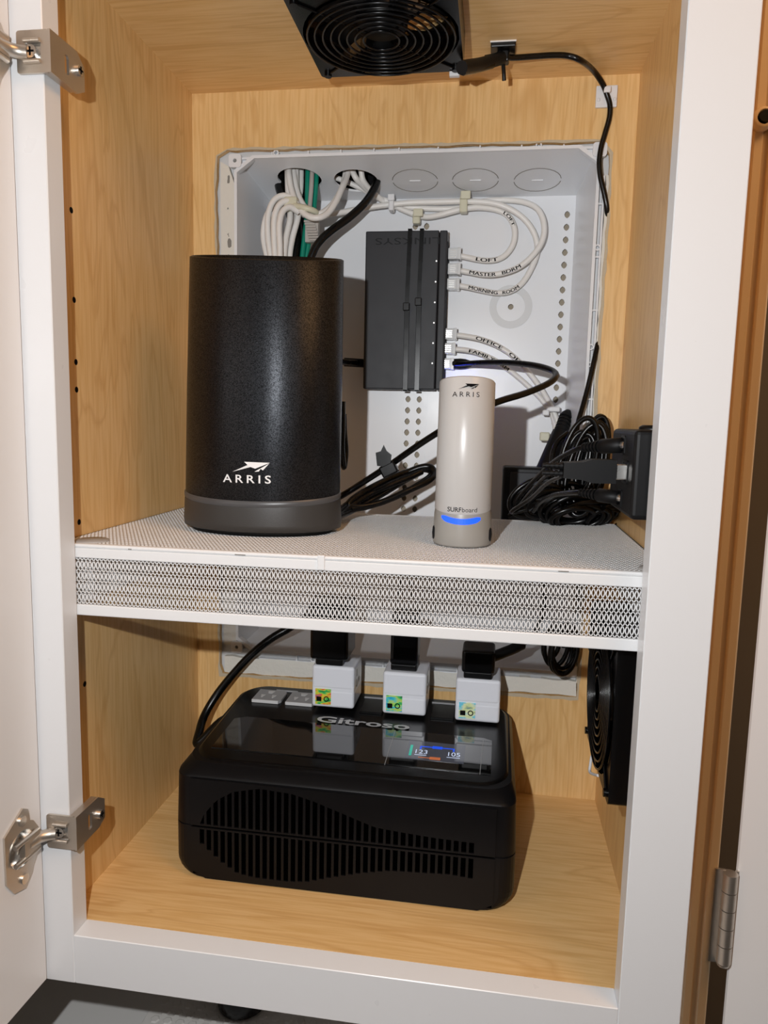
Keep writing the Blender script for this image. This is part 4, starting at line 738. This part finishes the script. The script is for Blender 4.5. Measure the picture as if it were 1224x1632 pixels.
MB().tube(spline([(0.2495, 0.1650, 0.6500), (0.2549, 0.1750, 0.6552), (0.2628, 0.1880, 0.6621), (0.2725, 0.2000, 0.6699), (0.2800, 0.2070, 0.6752)], 4), .0052, 10).build('sleeve', 'black_matte', fp)
MB().tube(spline([(0.2506, 0.1660, 0.6476), (0.2605, 0.1840, 0.6571), (0.2726, 0.1980, 0.6661)], 4), .0030, 8).build('lead', 'cable_black', fp)
MB().box(tuple(Vector([(0.2384, 0.1850, 0.6533)][0])), tuple(Vector([(0.2467, 0.1890, 0.6570)][0])), .0003, 1).build('white_tab', 'nylon_clear', fp)

# ================================================================== battery backup unit on the cabinet floor
up_ = thing('battery_backup', (.178, .165, 0), 'black battery backup unit with vents and screen on the cabinet floor', 'battery backup')
UX0, UX1, UY0, UY1 = .0402, .3158, .0800, .2520
def shell(name, z0, z1, ins0, ins1, m, rad=.012, botr=0):
    """rounded tray between z0 and z1, inset ins0 at the bottom and ins1 at the top"""
    rows = [(z0, ins0), (z1, ins1)] if not botr else [(z0+botr*(1-math.cos(t)), ins0+botr*(1-math.sin(t))) for t in [math.pi/2*k/6 for k in range(7)]]+[(z1, ins1)]
    g = MB(); n = None; vs_ = []
    for (z, i) in rows:
        lp = rrect(UX0+i, UY0+i*.25, UX1-i, UY1-i, max(.003, rad-i*.3), 6); n = len(lp); vs_ += [(x, y, z) for x, y in lp]
    fs = [(r*n+k, r*n+(k+1) % n, (r+1)*n+(k+1) % n, (r+1)*n+k) for r in range(len(rows)-1) for k in range(n)]
    g.add(vs_, fs, True); g.add(vs_[:n], [tuple(range(n))]); g.add(vs_[-n:], [tuple(range(n))]); return g
# front wave-shaped vent field: slots cut through the front skin
tops = [(.0640, .0496), (.0673, .0586), (.0775, .0715), (.0917, .0804), (.1136, .0853), (.1398, .0837), (.1576, .0793), (.1829, .0710), (.2064, .0631), (.2301, .0610), (.2540, .0595), (.2829, .0587)]
bots = [(.0638, .0322), (.0729, .0245), (.0829, .0164), (.0957, .0085), (.1136, .0060), (.1340, .0060), (.1537, .0085), (.1711, .0140), (.1953, .0207), (.2192, .0257), (.2433, .0270), (.2667, .0283), (.2841, .0268)]
def interp(t, x):
    if x <= t[0][0]: return t[0][1]
    for (a, b), (c, d) in zip(t, t[1:]):
        if x <= c: return b+(d-b)*(x-a)/(c-a)
    return t[-1][1]
SEAM = .0455; slots_u, slots_l = [], []
for k in range(38):
    x = .0655+k*.00585; hw = .0019
    zt, zb = interp(tops, x), interp(bots, x)
    zt = min(zt, .0830)
    if zt-SEAM > .004: slots_u.append([(x-hw, SEAM+.0022), (x+hw, SEAM+.0022), (x+hw, interp(tops, x+hw)-.0025), (x-hw, interp(tops, x-hw)-.0025)])
    if SEAM-zb > .004: slots_l.append([(x-hw, max(zb, .0065)), (x+hw, max(zb, .0065)), (x+hw, SEAM-.0022), (x-hw, SEAM-.0022)])
FXa, FXb = .056, .300
g = MB(); rows = []
for t_ in [math.pi/2*k/6 for k in range(7)]+[None]:
    i_, y_ = (.012*(1-math.sin(t_)), UY0+.012*(1-math.cos(t_))) if t_ is not None else (0, UY1)
    R_ = .015; xa, xb = UX0+i_, UX1-i_; pr_ = [(xa, SEAM-.0006)]+[(xa+R_-R_*math.cos(q), .0006+R_-R_*math.sin(q)) for q in [math.pi/2*k/6 for k in range(7)]]+[(xb-R_+R_*math.sin(q), .0006+R_-R_*math.cos(q)) for q in [math.pi/2*k/6 for k in range(7)]]+[(xb, SEAM-.0006)]
    rows.append([(x, y_, z) for x, z in pr_])
n_ = len(rows[0]); g.add([p for rw in rows for p in rw], [(j*n_+k, j*n_+(k+1) % n_, (j+1)*n_+(k+1) % n_, (j+1)*n_+k) for j in range(len(rows)-1) for k in range(n_)], False)
g.add(rows[0], [tuple(range(n_))]); g.add(rows[-1], [tuple(range(n_))]); g.build('lower_case', 'ups_body', up_)
shell('upper_case', SEAM+.0006, .0865, 0, .0014, 'ups_body').build('upper_case', 'ups_body', up_)
shell('seam', SEAM-.0010, SEAM+.0010, .0012, .0012, 'ink').build('seam_gap', 'ink', up_)
fg_l = MB().plate([(FXa, .0070), (.0680, .0010), (.2880, .0010), (FXb, .0070), (FXb, SEAM-.0008), (FXa, SEAM-.0008)], slots_l, XZ, UY0-.0016, UY0-.0001).build('lower_vent_panel', 'ups_body', up_)
fg_u = MB().plate([(FXa, SEAM+.0008), (FXb, SEAM+.0008), (FXb, .0850), (FXa, .0860)], slots_u, XZ, UY0-.0016, UY0-.0001).build('upper_vent_panel', 'ups_body', up_)
sl = MB().box((FXa+.001, UY0-.00035, .0035), (FXb-.001, UY0-.00015, .0845)).build('slot_shade_sheet', 'void', up_)  # black sheet painted as the darkness behind the slots
for x in (.0760, .1400, .2050, .2700):
    MB().cyl((x, .10, -.0002), (x, .10, .0014), .006, 12).build('foot', 'rubber', up_)
# lid: chamfered lip, sloping top
def lid(rows, name, m):
    vs_, n = [], 0
    for (fz, il, iy0, iy1, rad, bz) in rows:
        lp = rrect(UX0+il, UY0+iy0, UX1-il, UY1-iy1, rad, 8); n = len(lp)
        for x, y in lp: t_ = (y-UY0)/(UY1-UY0); vs_.append((x, y, fz+(bz-fz)*t_))
    g = MB().add(vs_, [(r*n+k, r*n+(k+1) % n, (r+1)*n+(k+1) % n, (r+1)*n+k) for r in range(len(rows)-1) for k in range(n)], True)
    g.add(vs_[-n:], [tuple(range(n))]); return g.build(name, m, up_)
lid([(.0862, .0012, .0004, .001, .012, .0862), (.0885, .0016, .0016, .002, .013, .0905), (.0915, .0040, .0120, .004, .020, .0960), (.0925, .0045, .0135, .0045, .020, .0985)], 'shoulder', 'ups_body')
TZ0, TZ1 = .0945, .1022
def topz(y): return TZ0+(TZ1-TZ0)*(y-.098)/(.245-.098)
lidp = rrect(.0480, .0985, .3080, .2460, .024, 10)
g = MB(); n = len(lidp)
lo_ = rrect(.0448, .0938, .3112, .2478, .022, 10)
g.add([(x, y, topz(y)-.0050) for x, y in lo_]+[(x, y, topz(y)-.0008) for x, y in lidp]+[(.178+(x-.178)*.988, .172+(y-.172)*.985, topz(y)) for x, y in lidp], [(r*n+k, r*n+(k+1) % n, (r+1)*n+(k+1) % n, (r+1)*n+k) for r in range(2) for k in range(n)]+[tuple(range(2*n, 3*n))], True)
for i in range(len(g.sm)): g.sm[i] = i < 2*n
lidt = g.build('lid', 'black_satin', up_)
gp_ = [(.0595, .1150), (.2948, .1125), (.2952, .1683), (.2880, .1720), (.0700, .1745), (.0600, .1690)]
MB().prism(gp_, lambda u, v, d: (u, v, topz(v)+d), -.001, .0006).build('glossy_panel', 'black_gloss', up_)
scn = MB().prism([(.2237, .1249), (.2725, .1243), (.2728, .1550), (.2242, .1566)], lambda u, v, d: (u, v, topz(v)+d), .0002, .0008).build('screen', 'lcd', up_)
ls = lambda u, v: (u, v, topz(v)+.00095)
lettering('digits', text2d('123', .0095, bold=-.005), lambda u, v: ls(u, .1345+v*1.0), M['lcd_white'], scn, fit=(.2315, .2415, 0))
lettering('digits', text2d('105', .0095, bold=-.005), lambda u, v: ls(u, .1345+v*1.0), M['lcd_white'], scn, fit=(.2590, .2690, 0))
def bar(x0, y0, x1, y1, m): MB().add([ls(x0, y0), ls(x1, y0), ls(x1, y1), ls(x0, y1)], [(0, 1, 2, 3)]).build('readout_bar', m, scn, norm=False)
bar(.2262, .1300, .2285, .1480, 'lcd_teal'); bar(.2450, .1445, .2535, .1490, 'lcd_blue'); bar(.2345, .1460, .2450, .1475, 'lcd_blue'); bar(.2535, .1460, .2640, .1475, 'lcd_blue'); bar(.2345, .1420, .2360, .1475, 'lcd_blue'); bar(.2625, .1420, .2640, .1475, 'lcd_blue')
bar(.2440, .1262, .2530, .1305, 'lcd_orange'); bar(.2345, .1278, .2440, .1290, 'lcd_orange'); bar(.2580, .1318, .2690, .1326, 'lcd_white'); bar(.2310, .1318, .2410, .1326, 'lcd_white')
MB().tube([(.2088, .1117, topz(.1117)+.0007), (.2094, .1720, topz(.172)+.0007)], .00025, 4).build('panel_seam', 'print_silver', up_)
MB().tube([(.2876, .1680, topz(.168)+.0007), (.2860, .1106, topz(.1106)+.0007)], .00025, 4).build('panel_seam', 'print_silver', up_)
lettering('brand_lettering', text2d('Gitroso', .0160, bold=.022, sx=1.25), lambda u, v: (u, .1760-(u-.136)*.012+v, topz(.180+v)+.0008), M['print_silver'], up_, fit=(.1352, .2215, 0))
# sockets along the back of the lid
def socket(x0, y0):
    z = topz(y0+.012)+.0005
    so = MB().prism([(x0, y0), (x0+.0255, y0), (x0+.0285, y0+.004), (x0+.0285, y0+.0235), (x0+.0255, y0+.0275), (x0, y0+.0275)], lambda u, v, d: (u, v, z+d), -.002, .0018).build('outlet', 'socket_grey', up_)
    MB().box((x0, y0-.0006, z-.001), (x0+.0265, y0+.0010, z+.0021), .0003, 1).build('front_edge', 'socket_light', so)
    for (dx, dy, w_, h_) in ((.0075, .0105, .0022, .0065), (.0185, .0105, .0022, .0065)):
        MB().prism([(x0+dx-w_, y0+dy+h_/2), (x0+dx-.0006, y0+dy-h_/2), (x0+dx+.0006, y0+dy-h_/2), (x0+dx+w_, y0+dy+h_/2)], lambda u, v, d: (u, v, z+d), .0017, .0021).build('slot', 'socket_light', so)
    MB().prism([(x0+.0095, y0+.0240), (x0+.0110, y0+.0185), (x0+.0150, y0+.0185), (x0+.0165, y0+.0240)], lambda u, v, d: (u, v, z+d), .0017, .0021).build('slot', 'socket_light', so)
for k in range(2): socket(.0640+k*.0335, .2060)
for k in range(2): MB().box((.1330+k*.0670+.038, .2010, topz(.215)-.001), (.1330+k*.0670+.060, .2330, topz(.215)+.0014), .0006, 1).build('blank_outlet', 'black', up_)
for x in (.0800, .1700, .2370): MB().box((x, .2350, topz(.235)), (x+.022, .2366, topz(.235)+.0012)).build('status_strip', 'socket_grey', up_)
# ------------------------------------------------------------------ cube adapters plugged into it, with the black plugs on top
def cube_adapter(x0, zb, mfoil, lab, rz=0, s=.0405):
    o = thing('cube_adapter', (x0+s/2, .198, zb), lab, 'adapter', 'white cube adapters'); y0 = .198
    m0 = Matrix.Translation((x0+s/2, y0, zb)) @ Matrix.Rotation(math.radians(rz), 4, 'Z') @ Matrix.Translation((-s/2, 0, 0))
    q = lambda g: g.xf(m0)
    q(MB().box((0, 0, 0), (s, s, s*.44-.0001), .0026, 3)).build('lower_shell', 'cube', o)
    q(MB().box((0, 0, s*.44), (s, s, s), .0026, 3)).build('upper_shell', 'cube', o)
    q(MB().box((.0022, .0022, .003), (s-.0022, s-.0022, s-.003))).build('core', 'cube', o)
    q(MB().box((.0003, .0003, s*.34), (s-.0003, s-.0003, s*.54), .0008, 1)).build('seam_collar', 'cube', o)
    st = q(MB().box((.0035, -.0006, .0030), (.0185, .0004, .0180))).build('foil_sticker', mfoil, o)
    q(MB().box((.0047, -.0008, .0060), (.0095, -.0005, .0105))).build('dark_patch', 'ink', st)
    q(MB().plate(circ(.0142, .0085, .0026, 14), [circ(.0142, .0085, .0017, 14)], XZ, -.0009, -.0005)).build('check_mark', 'ink', st)
    for zz in (.022, .032):
        q(MB().box((s-.0004, .012, zz-.004), (s+.0002, .0145, zz+.003))).build('side_slot', 'dirt', o)
    q(MB().box((s-.0004, .021, .020), (s+.0002, .026, .024))).build('side_slot', 'dirt', o)
    return o
cube_adapter(.1258, .1043, 'holo_a', 'left white cube adapter with red and green foil sticker')
cube_adapter(.1934, .1030, 'holo_b', 'middle white cube adapter with green and cyan foil sticker')
cube_adapter(.2610, .1018, 'holo_c', 'right white cube adapter with pale yellow and cyan foil sticker')
def blk(name, x0, x1, z0, z1, y0, y1, lab, taper=.0):
    o = thing(name, ((x0+x1)/2, (y0+y1)/2, z0), lab, 'plug', 'black plugs on the cube adapters')
    MB().box((x0+taper, y0+.002, z0-.0012), (x1-taper, y1-.002, z0+.006), .0015, 2).build('foot', 'black', o)
    b = MB().box((x0, y0, z0+.0045), (x1, y1, z1), .0030, 3).build('body', 'black_satin', o); return o
blk('power_plug', .1238, .1600, .1465, .2050, .1960, .2360, 'big black wall plug on the left cube adapter', .005)
p2 = blk('power_plug', .1990, .2245, .1440, .1980, .2020, .2300, 'narrow black wall plug on the middle cube adapter', .0005)
MB().box((.1992, .2016, .1520), (.2243, .2020, .1545)).build('seam', 'ink', p2)
p3 = blk('power_plug', .2655, .2955, .1430, .1690, .1980, .2300, 'squat black wall plug on the right cube adapter', .002)
MB().tube(spline([(.293, .212, .160), (.302, .216, .163), (.312, .222, .166), (.320, .230, .168)], 5), .0050, 10).build('strain_relief', 'black_matte', p3)
MB().tube(spline([(.318, .228, .167), (.330, .236, .175), (.338, .240, .195), (.34, .24, .215)], 5), .0024, 8).build('cord', 'cable_black', p3)
# cord from the unit up behind the shelf, and a small coil hanging under the shelf
cable('power_cable', [(.0620, .2590, .0400), (.0440, .2560, .0450), (.0340, .2400, .0560), (.0300, .2180, .0740)]+[(0.0115, 0.2000, 0.0558), (0.0066, 0.2150, 0.0617), (0.0058, 0.2300, 0.0719), (0.0139, 0.2420, 0.0893), (0.0293, 0.2500, 0.1105), (0.0476, 0.2560, 0.1313), (0.0658, 0.2620, 0.1469), (0.0837, 0.2700, 0.1578), (0.0985, 0.2850, 0.1682), (0.1083, 0.3000, 0.1856)], .0042, 'cable_black', 'thick black power cord curving up from behind the backup unit', n=12)
cable('hanging_coil', coil([(0.3572, 0.2450, 0.1582)][0], (.0110, .004, 0), (.0015, 0, .0225), 3.3, .12, 14, (.006, .004, .004)), .0023, 'cable_black', 'black coil hanging below the shelf at the right', n=8)
cable('hanging_coil', coil([(0.3498, 0.2500, 0.1623)][0], (.0090, .003, 0), (.0015, 0, .0180), 2.2, .12, 14, (.004, .004, .0)), .0023, 'cable_black', 'shorter black coil behind the coil below the shelf', n=8)
